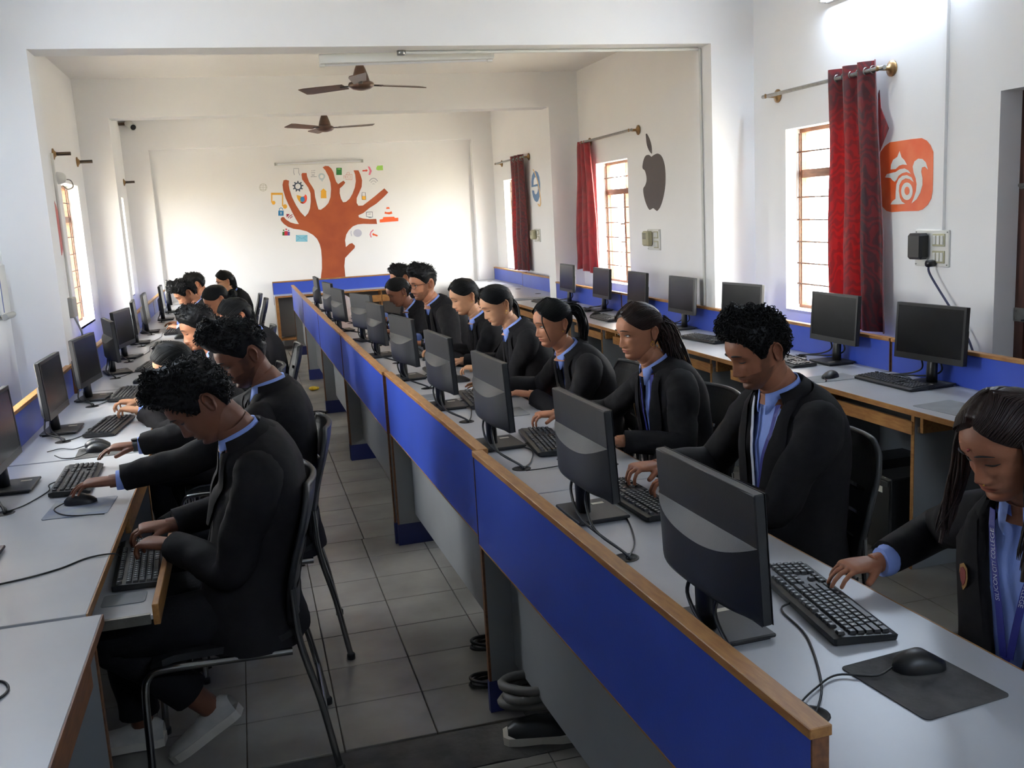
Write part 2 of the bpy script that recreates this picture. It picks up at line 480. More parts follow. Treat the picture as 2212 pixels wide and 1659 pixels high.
# torn lining strip hanging at the curtain's side
c2 = curtain((XR-.08, 9.9, 1.0), 2.405, 1.01, (9.72, 9.98), (9.57, 10.16), 3, .035, M_cur2, 'bright red curtain bunched at its rod end, beside the middle window', knot=True, eyelets=False)
curtain((XR-.09, 12.4, .93), 2.435, .945, (12.13, 12.62), (12.14, 12.68), 3, .04, M_cur1, 'red curtain of the farthest right window, beside the blue letter emblem')
mb = MB(); pts = []
mb.plate([(XR-.05, 4.945, 2.28), (XR-.05, 4.93, 2.18), (XR-.04, 4.87, 2.06), (XR-.05, 4.925, 1.95), (XR-.05, 4.945, 1.92), (XR-.05, 4.955, 2.26)], (-1, 0, 0), .004)
fl = mb.build('torn_flap', M_cur1)
fl.parent = bpy.data.objects['curtain']; fl.matrix_parent_inverse = Matrix.Translation(-Vector((XR-.09, 5.1, .9)))
# bare rod brackets on the left wall
for (x, y, k) in ((114, 333, 'on the left wall beside the small white camera'), (166, 350, 'on the left wall, next to the second pillar'), (267, 394, 'in the far left bay by the back corner')):
    p = onx(x, y, XL)
    t = thing('rod_bracket', tuple(p), 0, 'bare dark rod bracket '+k, 'bracket', None)
    MB().lathe([(.045, 0), (.045, .008), (.03, .014), (.012, .03)], 16, axis='x').build('wall_plate', M_brass, t)
    MB().tube([(.01, 0, 0), (.135, 0, 0)], .015, 10).build('arm', mat('dark_bracket', (74, 62, 52), .5, metal=.5), t)

# ------------------------------------------------------------------ painted emblems
def wallX(pts, X=XR, off=0.): return [onx(a, b, X)+np.array([off, 0, 0]) for a, b in pts]
def crop(pts, ox, oy, s): return [(ox+a/s, oy+b/s) for a, b in pts]
def paintm(name, rgb, rough=.6): return mat('paint_'+name, rgb, rough, var=.05, vscale=7, coord='World')
def oval(cx, cy, rx, ry, n=28, a0=0, a1=2*math.pi):
    return [(cx+rx*math.cos(a0+(a1-a0)*k/n), cy+ry*math.sin(a0+(a1-a0)*k/n)) for k in range(n if a1-a0 > 6.2 else n+1)]
def smooth_poly(pts, n=4): 
    P = spline([(a, b, 0) for a, b in list(pts)+[pts[0]]], n); return [(p[0], p[1]) for p in P[:-1]]

sq = thing('squirrel_emblem', tuple(onx(1958, 458, XR)), 0, 'orange rounded square painted with a white squirrel on the right wall', 'wall painting')
base = np.array(sq.location)
def emblem_part(root, name, pix, X, nrm, off, th, m, plane='x'):
    b = np.array(root.location)
    P = [(onx(a, c, X) if plane == 'x' else ony(a, c, X))-b+np.array(nrm)*off for a, c in pix]
    return MB().plate(P, nrm, th).build(name, m, root)
O = (1912, 150, 5.53); NX = (-1, 0, 0)
frame = crop([(-65, 1090), (-55, 990), (0, 915), (60, 870), (160, 856), (320, 832), (440, 820), (500, 850), (545, 905), (578, 985), (578, 1100), (575, 1300), (570, 1450), (555, 1540), (510, 1620), (450, 1672), (400, 1690), (200, 1695), (80, 1705), (20, 1690), (-30, 1640), (-55, 1560), (-60, 1400)], *O)
emblem_part(sq, 'orange_field', frame, XR, NX, .0005, .0015, mat('paint_orange', (214, 84, 34), .42, rgb2=(224, 112, 66), vscale=5, coord='World'))
PW = paintm('white', (226, 226, 220))
for nm, pts in (('head', [(70, 1195), (75, 1140), (100, 1080), (150, 1045), (178, 975), (200, 1050), (235, 1085), (265, 1140), (215, 1135), (170, 1150), (130, 1190)]),
                ('arm', [(5, 1290), (25, 1250), (80, 1237), (130, 1225), (180, 1192), (235, 1183), (280, 1205), (310, 1245), (260, 1225), (205, 1240), (165, 1270), (140, 1320), (120, 1342), (95, 1325), (70, 1295)]),
                ('back', [(130, 1545), (132, 1460), (140, 1370), (165, 1310), (210, 1270), (265, 1262), (320, 1290), (345, 1345), (300, 1310), (250, 1300), (205, 1325), (175, 1380), (168, 1450), (180, 1530), (205, 1580), (245, 1605), (160, 1612), (70, 1612), (90, 1575)]),
                ('tail', [(320, 1600), (350, 1530), (375, 1450), (382, 1370), (370, 1300), (345, 1230), (335, 1160), (355, 1100), (400, 1065), (450, 1070), (490, 1110), (515, 1195), (480, 1160), (445, 1170), (435, 1220), (450, 1300), (450, 1380), (425, 1470), (380, 1550)])):
    emblem_part(sq, nm, crop(pts, *O), XR, NX, .002, .0012, PW)
emblem_part(sq, 'ring', crop(oval(265, 1455, 68, 105), *O), XR, NX, .002, .0012, PW)
emblem_part(sq, 'ring_centre', crop(oval(268, 1450, 30, 50), *O), XR, NX, .0032, .0008, mat('paint_orange', (214, 84, 34)))

ap = thing('apple_emblem', tuple(onx(1413, 456, XR)), 0, 'dark grey apple silhouette with leaf and bite painted on the right wall', 'wall painting')
O = (1000, 200, 3.687); PD = paintm('charcoal', (74, 66, 66))
emblem_part(ap, 'apple', crop(smooth_poly([(1502, 512), (1480, 496), (1455, 505), (1438, 545), (1431, 600), (1450, 622), (1462, 665), (1463, 705), (1452, 740), (1437, 768), (1444, 830), (1462, 890), (1485, 932), (1502, 928), (1517, 921), (1535, 935), (1550, 941), (1575, 905), (1598, 830), (1612, 740), (1614, 650), (1606, 570), (1585, 510), (1555, 486), (1525, 495)]), *O), XR, NX, .0005, .0015, PD)
emblem_part(ap, 'leaf', crop(smooth_poly([(1457, 330), (1468, 330), (1490, 375), (1504, 430), (1507, 480), (1500, 484), (1480, 455), (1464, 405)]), *O), XR, NX, .0005, .0015, PD)

le = thing('letter_emblem', tuple(onx(1158, 448, XR)), 0, 'blue lower-case letter e with yellow orbit painted on the far right wall', 'wall painting')
O = (950, 200, 5.531); PB = paintm('letter_blue', (104, 138, 178)); PY = paintm('orbit_yellow', (232, 196, 140))
outer = oval(1150, 1120, 50, 187, 40)
emblem_part(le, 'letter', crop([(1097, 1130), (1096, 1060), (1105, 990), (1125, 945), (1148, 935), (1172, 955), (1190, 1010), (1200, 1090), (1200, 1170), (1192, 1250), (1175, 1298), (1158, 1308), (1135, 1290), (1115, 1245), (1105, 1190), (1102, 1168), (1127, 1170), (1132, 1205), (1145, 1218), (1160, 1210), (1172, 1180), (1176, 1140), (1170, 1117)], *O), XR, NX, .0005, .0015, PB)
emblem_part(le, 'letter_eye', crop([(1122, 1105), (1125, 1045), (1138, 1012), (1152, 1015), (1165, 1050), (1170, 1090)], *O), XR, NX, .002, .0008, M_wall)
emblem_part(le, 'orbit', crop([(1112, 915), (1125, 920), (1145, 965), (1175, 1060), (1195, 1160), (1208, 1250), (1213, 1320), (1203, 1362), (1185, 1360), (1170, 1330), (1180, 1325), (1194, 1342), (1202, 1315), (1198, 1250), (1185, 1160), (1165, 1060), (1138, 975), (1122, 935), (1114, 930)], *O), XR, NX, .002, .0010, PY)

rd = thing('red_emblem', tuple(onx(131, 552, XL)), 0, 'faded red rounded painting on the left wall beyond the near pillar', 'wall painting')
emblem_part(rd, 'red_shape', smooth_poly([(117, 434), (124, 455), (131, 495), (135, 530), (133, 552), (128, 530), (121, 480)]), XL, (1, 0, 0), .0005, .0015, paintm('red', (196, 110, 108)))

# tree mural on the back wall
YM = YB
tr = thing('tree_mural', tuple(ony(720, 597, YM)), 0, 'brown painted tree with small computer icons around its branches, back wall', 'wall painting')
NY = (0, -1, 0); O = (540, 330, 5.72)
def icon(name, m, *polys, off=.0005, root=tr):
    b = np.array(root.location); mb = MB()
    for pix in polys:
        P = [ony(a, c, YM)-b+np.array(NY)*off for a, c in crop(pix, *O)]
        mb.plate(P, NY, .0015)
    return mb.build(name, m, root)
def stroke(pts, w):
    """polyline as a thick polygon"""
    P = [np.array(p, float) for p in pts]; L_, R_ = [], []
    for i in range(len(P)):
        d = P[min(i+1, len(P)-1)]-P[max(i-1, 0)]; d /= np.linalg.norm(d)+1e-9
        nn = np.array([-d[1], d[0]])*w/2; L_.append(P[i]+nn); R_.append(P[i]-nn)
    return [tuple(p) for p in L_+R_[::-1]]
def rect(a, b, c, d): return [(a, b), (c, b), (c, d), (a, d)]
tree = [(875, 1555), (890, 1430), (888, 1300), (880, 1200), (862, 1130), (830, 1065), (780, 1015), (700, 970), (620, 950), (540, 940), (470, 915), (420, 880), (385, 840), (378, 815), (395, 795), (420, 795), (445, 825), (500, 860), (560, 878), (605, 882), (570, 825), (530, 750), (480, 650), (440, 560), (410, 460), (402, 395), (415, 340), (445, 333), (482, 345), (478, 395), (490, 460), (520, 550), (570, 650), (625, 735), (680, 790), (720, 745), (742, 690), (752, 600), (748, 500), (720, 430), (680, 375), (645, 330), (635, 270), (645, 250), (700, 250), (705, 290), (730, 360), (770, 420), (795, 465), (805, 550), (825, 630), (845, 700), (875, 705), (930, 665), (970, 620), (995, 550), (1002, 450), (995, 370), (970, 290), (930, 215), (898, 180), (930, 162), (970, 165), (1005, 195), (1030, 240), (1048, 310), (1065, 360), (1090, 388), (1130, 360), (1155, 345), (1178, 368), (1150, 405), (1110, 440), (1108, 500), (1125, 570), (1150, 612), (1185, 608), (1230, 570), (1265, 510), (1295, 430), (1308, 350), (1300, 270), (1280, 217), (1340, 217), (1365, 270), (1385, 340), (1380, 420), (1350, 490), (1318, 560), (1318, 620), (1340, 655), (1395, 652), (1450, 610), (1540, 540), (1610, 480), (1660, 440), (1708, 490), (1650, 550), (1560, 630), (1480, 680), (1400, 745), (1340, 772), (1345, 798), (1400, 812), (1480, 820), (1560, 817), (1570, 880), (1480, 880), (1400, 878), (1330, 885), (1270, 910), (1220, 960), (1190, 1010), (1175, 1080), (1185, 1165), (1230, 1125), (1262, 1115), (1298, 1150), (1290, 1180), (1240, 1230), (1175, 1300), (1165, 1400), (1178, 1530)]
icon('tree', mat('paint_trunk_brown', (150, 66, 34), .7, rgb2=(166, 80, 40), vscale=4, coord='World'), tree)
def c_(n_, r_): return paintm(n_, r_)
gear = []
for k in range(9):
    t = 2*math.pi*k/9
    for dt, r in ((-.16, 50), (-.13, 67), (.13, 67), (.16, 50)): gear.append((592+r*math.sin(t+dt), 415-r*math.cos(t+dt)))
icon('gear_icon', c_('slate', (62, 74, 92)), gear); icon('gear_hole', M_wall, oval(592, 415, 32, 34, 20), off=.002)
icon('globe_icon', c_('pale_grey', (196, 196, 186)), oval(163, 428, 50, 48), off=.0005)
icon('globe_lines', M_wall, oval(163, 428, 45, 43)[:], off=.0012)
icon('globe_grid', c_('pale_grey', (196, 196, 186)), stroke([(115, 428), (212, 428)], 5), stroke([(163, 382), (163, 474)], 5), stroke([(140, 390), (128, 428), (140, 466)], 5), stroke([(186, 390), (198, 428), (186, 466)], 5), stroke([(125, 402), (200, 402)], 4), stroke([(125, 454), (200, 454)], 4), off=.003)
icon('music_note_icon', c_('amber', (226, 168, 52)), rect(260, 494, 405, 520), rect(262, 515, 276, 615), rect(396, 515, 410, 660), oval(292, 618, 22, 24, 16), oval(433, 664, 26, 28, 16))
icon('padlock_icon', c_('lock_blue', (44, 124, 176)), rect(350, 715, 416, 778), stroke([(365, 716), (365, 690), (383, 680), (402, 690), (404, 704)], 8))
icon('keyhole', M_wall, oval(383, 742, 8, 12, 10), rect(378, 742, 388, 762), off=.002)
icon('feed_icon', c_('maroon', (150, 36, 60)), [(450, 756), (492, 758), (470, 782), (452, 800)], stroke([(470, 808), (485, 785), (525, 764)], 9), stroke([(496, 812), (508, 795), (528, 788)], 9))
icon('people_icon_red', c_('crimson', (196, 34, 58)), rect(425, 968, 466, 1022), oval(448, 946, 11, 10, 12))
icon('people_icon_green', c_('leaf_green', (60, 104, 46)), rect(401, 976, 425, 1022), oval(416, 958, 9, 9, 12))
icon('people_icon_violet', c_('violet', (104, 84, 150)), rect(466, 976, 492, 1022), oval(478, 960, 9, 9, 12))
icon('envelope_icon', c_('sky_blue', (136, 196, 214)), rect(567, 1016, 710, 1098))
icon('envelope_flap', c_('deep_sky', (90, 160, 190)), stroke([(570, 1020), (638, 1062), (707, 1020)], 5), stroke([(570, 1095), (615, 1052)], 4), stroke([(707, 1095), (660, 1052)], 4), off=.002)
icon('swirl_icon_yellow', c_('amber', (226, 168, 52)), smooth_poly([(577, 522), (610, 530), (640, 545), (625, 575), (640, 605), (660, 628), (630, 618), (600, 590), (582, 555)]))
icon('swirl_icon_red', c_('vermilion', (206, 66, 44)), smooth_poly([(640, 545), (672, 535), (680, 515), (700, 530), (705, 570), (690, 610), (655, 630), (620, 615), (660, 600), (672, 570)]))
icon('swirl_icon_ball', c_('lock_blue', (44, 124, 176)), oval(648, 575, 27, 33, 20), off=.002)
icon('house_icon', c_('amber', (226, 168, 52)), [(876, 562), (878, 480), (870, 478), (908, 440), (948, 480), (942, 482), (945, 562)])
icon('small_note_icon', c_('mid_grey', (156, 158, 166)), stroke([(548, 275), (540, 240), (542, 195), (602, 195), (602, 245), (615, 278)], 7))
icon('hourglass_icon', c_('mid_grey', (156, 158, 166)), stroke([(755, 245), (805, 245)], 6), stroke([(760, 262), (800, 290)], 5), stroke([(800, 262), (760, 290)], 5), stroke([(750, 297), (825, 295)], 6), oval(765, 222, 5, 5, 8), oval(785, 220, 5, 5, 8), oval(800, 218, 5, 5, 8))
icon('pin_icon', c_('ice', (190, 204, 210)), smooth_poly([(843, 285), (860, 258), (890, 253), (920, 268), (928, 300), (905, 335), (893, 357), (878, 340), (855, 318)]))
icon('pin_hole', M_wall, oval(886, 294, 22, 22, 14), off=.002)
icon('book_icon', c_('book_green', (36, 112, 50)), rect(1066, 186, 1134, 274)); icon('book_label', c_('leaf_light', (150, 200, 90)), rect(1080, 196, 1120, 206), off=.002)
icon('camera_icon', c_('rose_line', (206, 150, 140)), stroke([(1185, 270), (1185, 330), (1260, 333), (1262, 268), (1185, 268)], 6), stroke([(1205, 285), (1205, 312), (1242, 314), (1243, 285), (1205, 284)], 5), stroke([(1160, 280), (1182, 300), (1160, 322), (1160, 282)], 5), stroke([(1195, 265), (1198, 245), (1225, 240), (1228, 265)], 5))
icon('arrow_icon', c_('vermilion', (206, 66, 44)), [(1390, 214), (1432, 212), (1430, 202), (1458, 218), (1432, 237), (1432, 228), (1390, 231)])
icon('bracket_icon', c_('pink', (214, 116, 140)), [(1455, 168), (1480, 172), (1505, 225), (1485, 275), (1465, 272), (1478, 225)])
icon('tag_icon', c_('leaf_light', (130, 188, 74)), [(1560, 188), (1575, 160), (1640, 156), (1644, 215), (1580, 218), (1562, 208)])
for k, (r, cc) in enumerate(((62, (178, 180, 192)), (40, (204, 204, 208)), (16, (214, 214, 214)))):
    icon('signal_arc', c_('signal%d' % k, cc), stroke([(1526+r*math.sin(t)*1.0, 405-r*1.45*math.cos(t)) for t in np.linspace(-.95, .95, 10)], 10))
icon('battery_icon', c_('amber', (226, 168, 52)), rect(1385, 535, 1432, 580)); icon('battery_outline', c_('slate', (62, 74, 92)), stroke([(1382, 535), (1385, 490), (1425, 490), (1432, 582), (1385, 580), (1382, 535)], 5))
icon('monitor_icon', c_('slate', (62, 74, 92)), stroke([(1438, 735), (1440, 790), (1515, 795), (1512, 730), (1438, 734)], 7), stroke([(1465, 802), (1500, 802)], 6)); icon('monitor_text', c_('mid_grey', (156, 158, 166)), stroke([(1460, 750), (1492, 748)], 4), stroke([(1460, 764), (1492, 762)], 4))
icon('cone_icon', c_('cone_orange', (226, 92, 40)), [(1602, 825), (1640, 818), (1648, 795), (1780, 790), (1792, 805), (1832, 802), (1833, 845), (1604, 862)], [(1668, 725), (1690, 735), (1725, 733), (1750, 722), (1760, 752), (1720, 762), (1662, 752)], [(1688, 672), (1720, 672), (1728, 692), (1682, 694)])
icon('disc_icon', c_('lilac_grey', (196, 196, 210)), oval(1330, 992, 52, 48, 24), stroke([(1253, 965), (1247, 990), (1256, 1028)], 10))
icon('share_arrow_icon', c_('cone_orange', (226, 92, 40)), [(1508, 1003), (1532, 990), (1530, 1000), (1580, 1018), (1572, 1036), (1530, 1020), (1530, 1030)])
icon('share_arc_icon', c_('pink', (214, 116, 140)), stroke([(1525, 952), (1495, 980), (1485, 1010), (1498, 1046)], 14))

# ------------------------------------------------------------------ switchboards, cables, pipes
M_grey = mat('switch_grey', (168, 168, 160), .5)
def switchboard(y, z, w, h, label, box):
    t = thing('switch_board', (XR, y, z), 0, label, 'switch board')
    MB().box(-.012, 0, 0, w, 0, h, bev=.003).build('plate', M_white, t)
    for r in (0, 1):
        fr = MB().box(-.017, -.010, w*.10, w*.46, h*(.10+.46*r), h*(.44+.46*r), bev=.002).build('module', M_cream, t)
        for q in range(3): MB().box(-.022, -.016, w*(.13+.11*q), w*(.21+.11*q), h*(.15+.46*r), h*(.39+.46*r), bev=.002).build('switch', M_white, fr)
    for yy in (.04, .96):
        for zz in (.06, .94): MB().lathe([(.004, -.015), (.004, -.012)], 8, (0, w*yy, h*zz), axis='x').build('screw', M_steel, t)
    if box:
        m = M_black if box == 'black' else M_cream
        b = MB(); bx = .075
        b.box(-bx, -.012, w*.54, w*.98, h*.20, h*.92, bev=.014); bo = b.build('adapter', m, t)
        if box == 'cream':
            for q in range(5): MB().box(-bx-.002, -bx+.004, w*.62, w*.9, h*(.55+.06*q), h*(.575+.06*q)).build('vent', M_black, bo)
        MB().box(-bx+.02, -.02, w*.86, w*.96, h*.2, h*.42, bev=.006).build('adapter_plug', m, bo)
    return t
switchboard(4.395, 1.285, .27, .20, 'white switch board with black adapter under the squirrel emblem', 'black')
switchboard(8.13, 1.295, .27, .19, 'white switch board with cream adapter below the apple silhouette', 'cream')
switchboard(11.78, 1.32, .24, .165, 'small white switch board with cream adapter in the farthest right bay', 'cream')
mb = MB(); mb.lathe([(.019, -.062), (.019, -.02), (.013, -.012)], 12, (0, 0, 0), axis='x')
t = thing('power_cord', (XR, 4.50, 1.305), 0, 'dark blue power cord hanging from the near switch board to the desk', 'cord')
mb.build('plug', M_black, t)
M_bluecord = mat('blue_cord', (34, 36, 70), .5)
MB().tube(spline([(-.05, 0, 0), (-.05, -.005, -.05), (-.045, -.09, -.15), (-.045, -.20, -.26), (-.045, -.30, -.37), (-.05, -.36, -.46)], 6), .006, 8).build('cable', M_bluecord, t)
mb = MB(); mb.box(XR-.018, XR, 4.44, 4.458, 1.485, 3.1); tag(mb.build('wall_conduit', M_wall), 'white vertical conduit running down the right wall to the near switch board', 'conduit')
mb = MB(); mb.tube([(PXR-.012, 6.60, 2.79), (PXR-.012, 6.60, .94)], .010, 8); tag(mb.build('pillar_conduit', M_white), 'thin white pipe down the inner face of the right pillar', 'conduit')
mb = MB(); mb.tube([(1.15, 6.62, 2.787), (3.30, 6.60, 2.787)], .012, 8); tag(mb.build('beam_conduit', M_white), 'white pipe along the underside of the first beam', 'conduit')
mb = MB(); mb.lathe([(.03, -.03), (.03, 0)], 12, (1.15, 6.62, 2.80)); tag(mb.build('junction_box', M_steel), 'round junction box under the first beam at the pipe end', 'junction box')

# left wall bits: small camera with wire, box and pipe, switch box near the frame edge
p = onx(124, 385, XL)
t = thing('wall_camera', tuple(p), 0, 'small white dome camera with a looped wire on the left wall', 'camera')
MB().lathe([(.05, 0), (.05, .02), (.04, .05), (.02, .065)], 16, axis='x').build('housing', M_white, t)
MB().tube(spline([(.05, .02, -.01), (.09, .05, -.02), (.10, .07, -.07), (.06, .05, -.09), (.03, .02, -.06)], 5), .005, 6).build('wire', mat('wire_grey', (130, 126, 118), .5), t)
p = onx(153, 650, XL)
t = thing('meter_box', (XL, 8.50, 1.06), 0, 'grey socket box with pipe below the left window', 'socket box')
MB().box(0, .05, -.10, .08, 0, .16, bev=.008).build('box', M_grey, t)
MB().tube([(.025, -.01, .16), (.025, -.02, 1.30)], .012, 8).build('pipe', M_white, t)
MB().tube(spline([(.03, .0, 0), (.06, .05, -.12), (.05, .12, -.18)], 5), .009, 8).build('lead', M_grey, t)
t = thing('notice_holder', (XL, 6.16, 1.24), 0, 'grey edged board at the left frame edge on the wall', 'board')
MB().box(0, .03, 0, .20, .03, .33, bev=.01).build('board', M_white, t)
MB().box(.028, .033, .012, .020, .05, .31).build('blue_line', mat('notice_blue', (92, 104, 150), .6), t)
MB().tube([(.035, -.005, .025), (.035, .205, .025)], .018, 10).build('tray', M_grey, t)

# ------------------------------------------------------------------ ceiling fans, tube lights, camera
M_fan = mat('fan_brown', (84, 62, 50), .35, metal=.3, var=.2, vscale=12)
M_fan2 = mat('fan_sleeve_yellow', (178, 146, 40), .5)
def fan(x, y, z, ang, pitch, label, sleeve):
    t = thing('ceiling_fan', (x, y, z), 0, label, 'ceiling fan')
    MB().lathe([(.012, ZC-z), (.012, .20), (.012, .19)], 10).build('down_rod', M_black, t)
    if sleeve: MB().lathe([(.016, .25), (.018, .22), (.026, .165), (.028, .15)], 12).build('sleeve', M_fan2, t)
    MB().lathe([(.014, .2), (.025, .165), (.045, .12), (.062, .07), (.072, .03), (.07, .02)], 24).build('canopy', M_fan, t)
    h = MB().lathe([(.07, .024), (.10, .012), (.108, -.004), (.10, -.022), (.075, -.038), (.03, -.048), (.002, -.05)], 28).build('motor', M_fan, t)
    for k in range(3):
        a = ang+k*2*math.pi/3
        bl = MB(); rings = []
        for i in range(9):
            u = i/8; r = .155+.435*u; wd = .052+.020*u if i < 8 else .060
            th = .003; tw = -.22
            ring = []
            for (s, q) in ((-1, -1), (-1, 1), (1, 1), (1, -1)):
                ring.append((r, s*wd, q*th+s*wd*math.sin(tw)*-1))
            rings.append(ring)
        bl.loft(rings, smooth=False)
        b = bl.build('blade', M_fan, t, (0, 0, -.005), (0, pitch, a))
        MB().box(.085, .20, -.018, .018, -.006, .004, bev=.003).build('blade_iron', M_black, b)
    MB().lathe([(.05, ZC-z), (.05, ZC-z-.03), (.02, ZC-z-.07)], 16).build('ceiling_cup', M_fan, t)
    return t
p1 = ony(780, 182, 8.3); p2 = ony(702, 276, 12.0)
fan(p1[0], 8.3, p1[2], math.radians(20), 0.0, 'brown three blade ceiling fan with yellow rod sleeve, nearer one', True)
fan(p2[0], 12.0, p2[2], math.radians(-20), -.01, 'brown three blade ceiling fan in the farthest bay', False)

def tube_light(y_or_x, label, lit, a, b, z0, z1, wall):
    pass
t = thing('tube_light', (.62, 6.70, 2.745), 0, 'unlit white batten tube light along the first beam, above the nearer fan', 'tube light')
pa, pb = ony(688, 130, 6.76), ony(1063, 119, 6.76)
dz = pb[2]-pa[2]; Lb = pb[0]-pa[0]
MB().box(0, Lb, .0, .045, -.03, .03, bev=.004).build('batten', M_white, t)
MB().tube([(.04, .06, -.028), (Lb-.04, .06, -.028)], .013, 10).build('tube', mat('tube_off', (222, 224, 226), .3), t)
t.location = (pa[0], 6.705, pa[2]); t.rotation_euler = (0, -math.atan2(dz, Lb), 0)
for xx in (.02, Lb-.02): MB().box(xx-.018, xx+.018, .04, .075, -.045, -.01, bev=.003).build('lamp_holder', M_white, t)
t = thing('tube_light', (.567, 13.95, 2.535), 0, 'unlit thin white tube light on the back wall over the tree mural', 'tube light')
t.location = (.567, YB, 2.54)
MB().box(0, 1.20, -.035, 0, -.02, .02, bev=.003).build('batten', M_white, t)
MB().tube([(.03, -.05, 0), (1.17, -.05, 0)], .013, 10).build('tube', mat('tube_off', (222, 224, 226), .3), t)
for xx in (.0, 1.2): MB().box(xx-.012, xx+.012, -.065, 0, -.02, .02).build('lamp_holder', M_grey, t)
# lit tube light on the right wall above the frame, then two added fill tubes
def lit_tube(x, y, z, s, label, rz=0):
    t = thing('tube_light', (x, y, z), rz, label, 'tube light')
    MB().box(-.04 if s > 0 else 0, 0 if s > 0 else .04, 0, 1.22, -.03, .03, bev=.004).build('batten', M_white, t)
    MB().tube([(-s*.06, .03, 0), (-s*.06, 1.19, 0)], .014, 12).build('tube', emis('tube_glow', (214, 232, 255), TUBE), t)
    for yy in (.0, 1.19): MB().box(min(-s*.08, 0), max(-s*.08, 0), yy, yy+.03, -.025, .025).build('lamp_holder', M_white, t)
lit_tube(XR, 4.30, 2.90, 1, 'lit tube light high on the right wall above the orange squirrel')
lit_tube(2.2, YF, 2.60, -1, 'added fill tube light on the unseen wall behind the camera', math.pi/2)  # unseen lamp added to brighten the near room from the front
lit_tube(XL, 4.25, 2.90, -1, 'added fill tube light high on the left wall, unseen beyond the frame')  # unseen lamp added to brighten the first beam and near walls
# dome camera in the far left corner
p = ony(278, 270, 13.8)
t = thing('security_camera', (p[0], 13.95, p[2]+.03), 0, 'white bullet security camera in the far left ceiling corner', 'camera')
MB().box(-.16, -.02, -.05, 0, -.02, .015).build('bracket', mat('dark_bracket', (74, 62, 52)), t)
MB().lathe([(.035, 0), (.035, .02), (.02, .05)], 14, (0, -.06, 0), axis='z').build('mount', M_white, t)
cm = MB(); cm.tube([(-.02, -.05, .0), (.05, -.16, -.06)], [.045, .05], 14); cm.build('body', M_white, t)
MB().tube([(.05, -.16, -.06), (.055, -.168, -.065)], .036, 14).build('lens', M_black, t)
# ------------------------------------------------------------------ desks
M_lam = mat('grey_laminate', (176, 178, 182), .30, var=.03, vscale=5, spec=.5)
M_gry = mat('grey_panel', (132, 134, 136), .5, var=.04, vscale=4)
M_blue = mat('blue_laminate', (52, 77, 176), .36, var=.06, vscale=3, bump=.03, bscale=120)
M_navy = mat('blue_kick', (34, 42, 96), .4, var=.08, vscale=5)
M_edge = mat('beech_edge', (164, 118, 64), .45, rgb2=(140, 92, 48), vscale=14, stretch=(6, 1, 6), bump=.05)
M_dkedge = mat('brown_edge', (118, 76, 44), .5, rgb2=(92, 56, 34), vscale=14, stretch=(6, 1, 6))
M_hole = mat('grommet_dark', (26, 22, 20), .6)

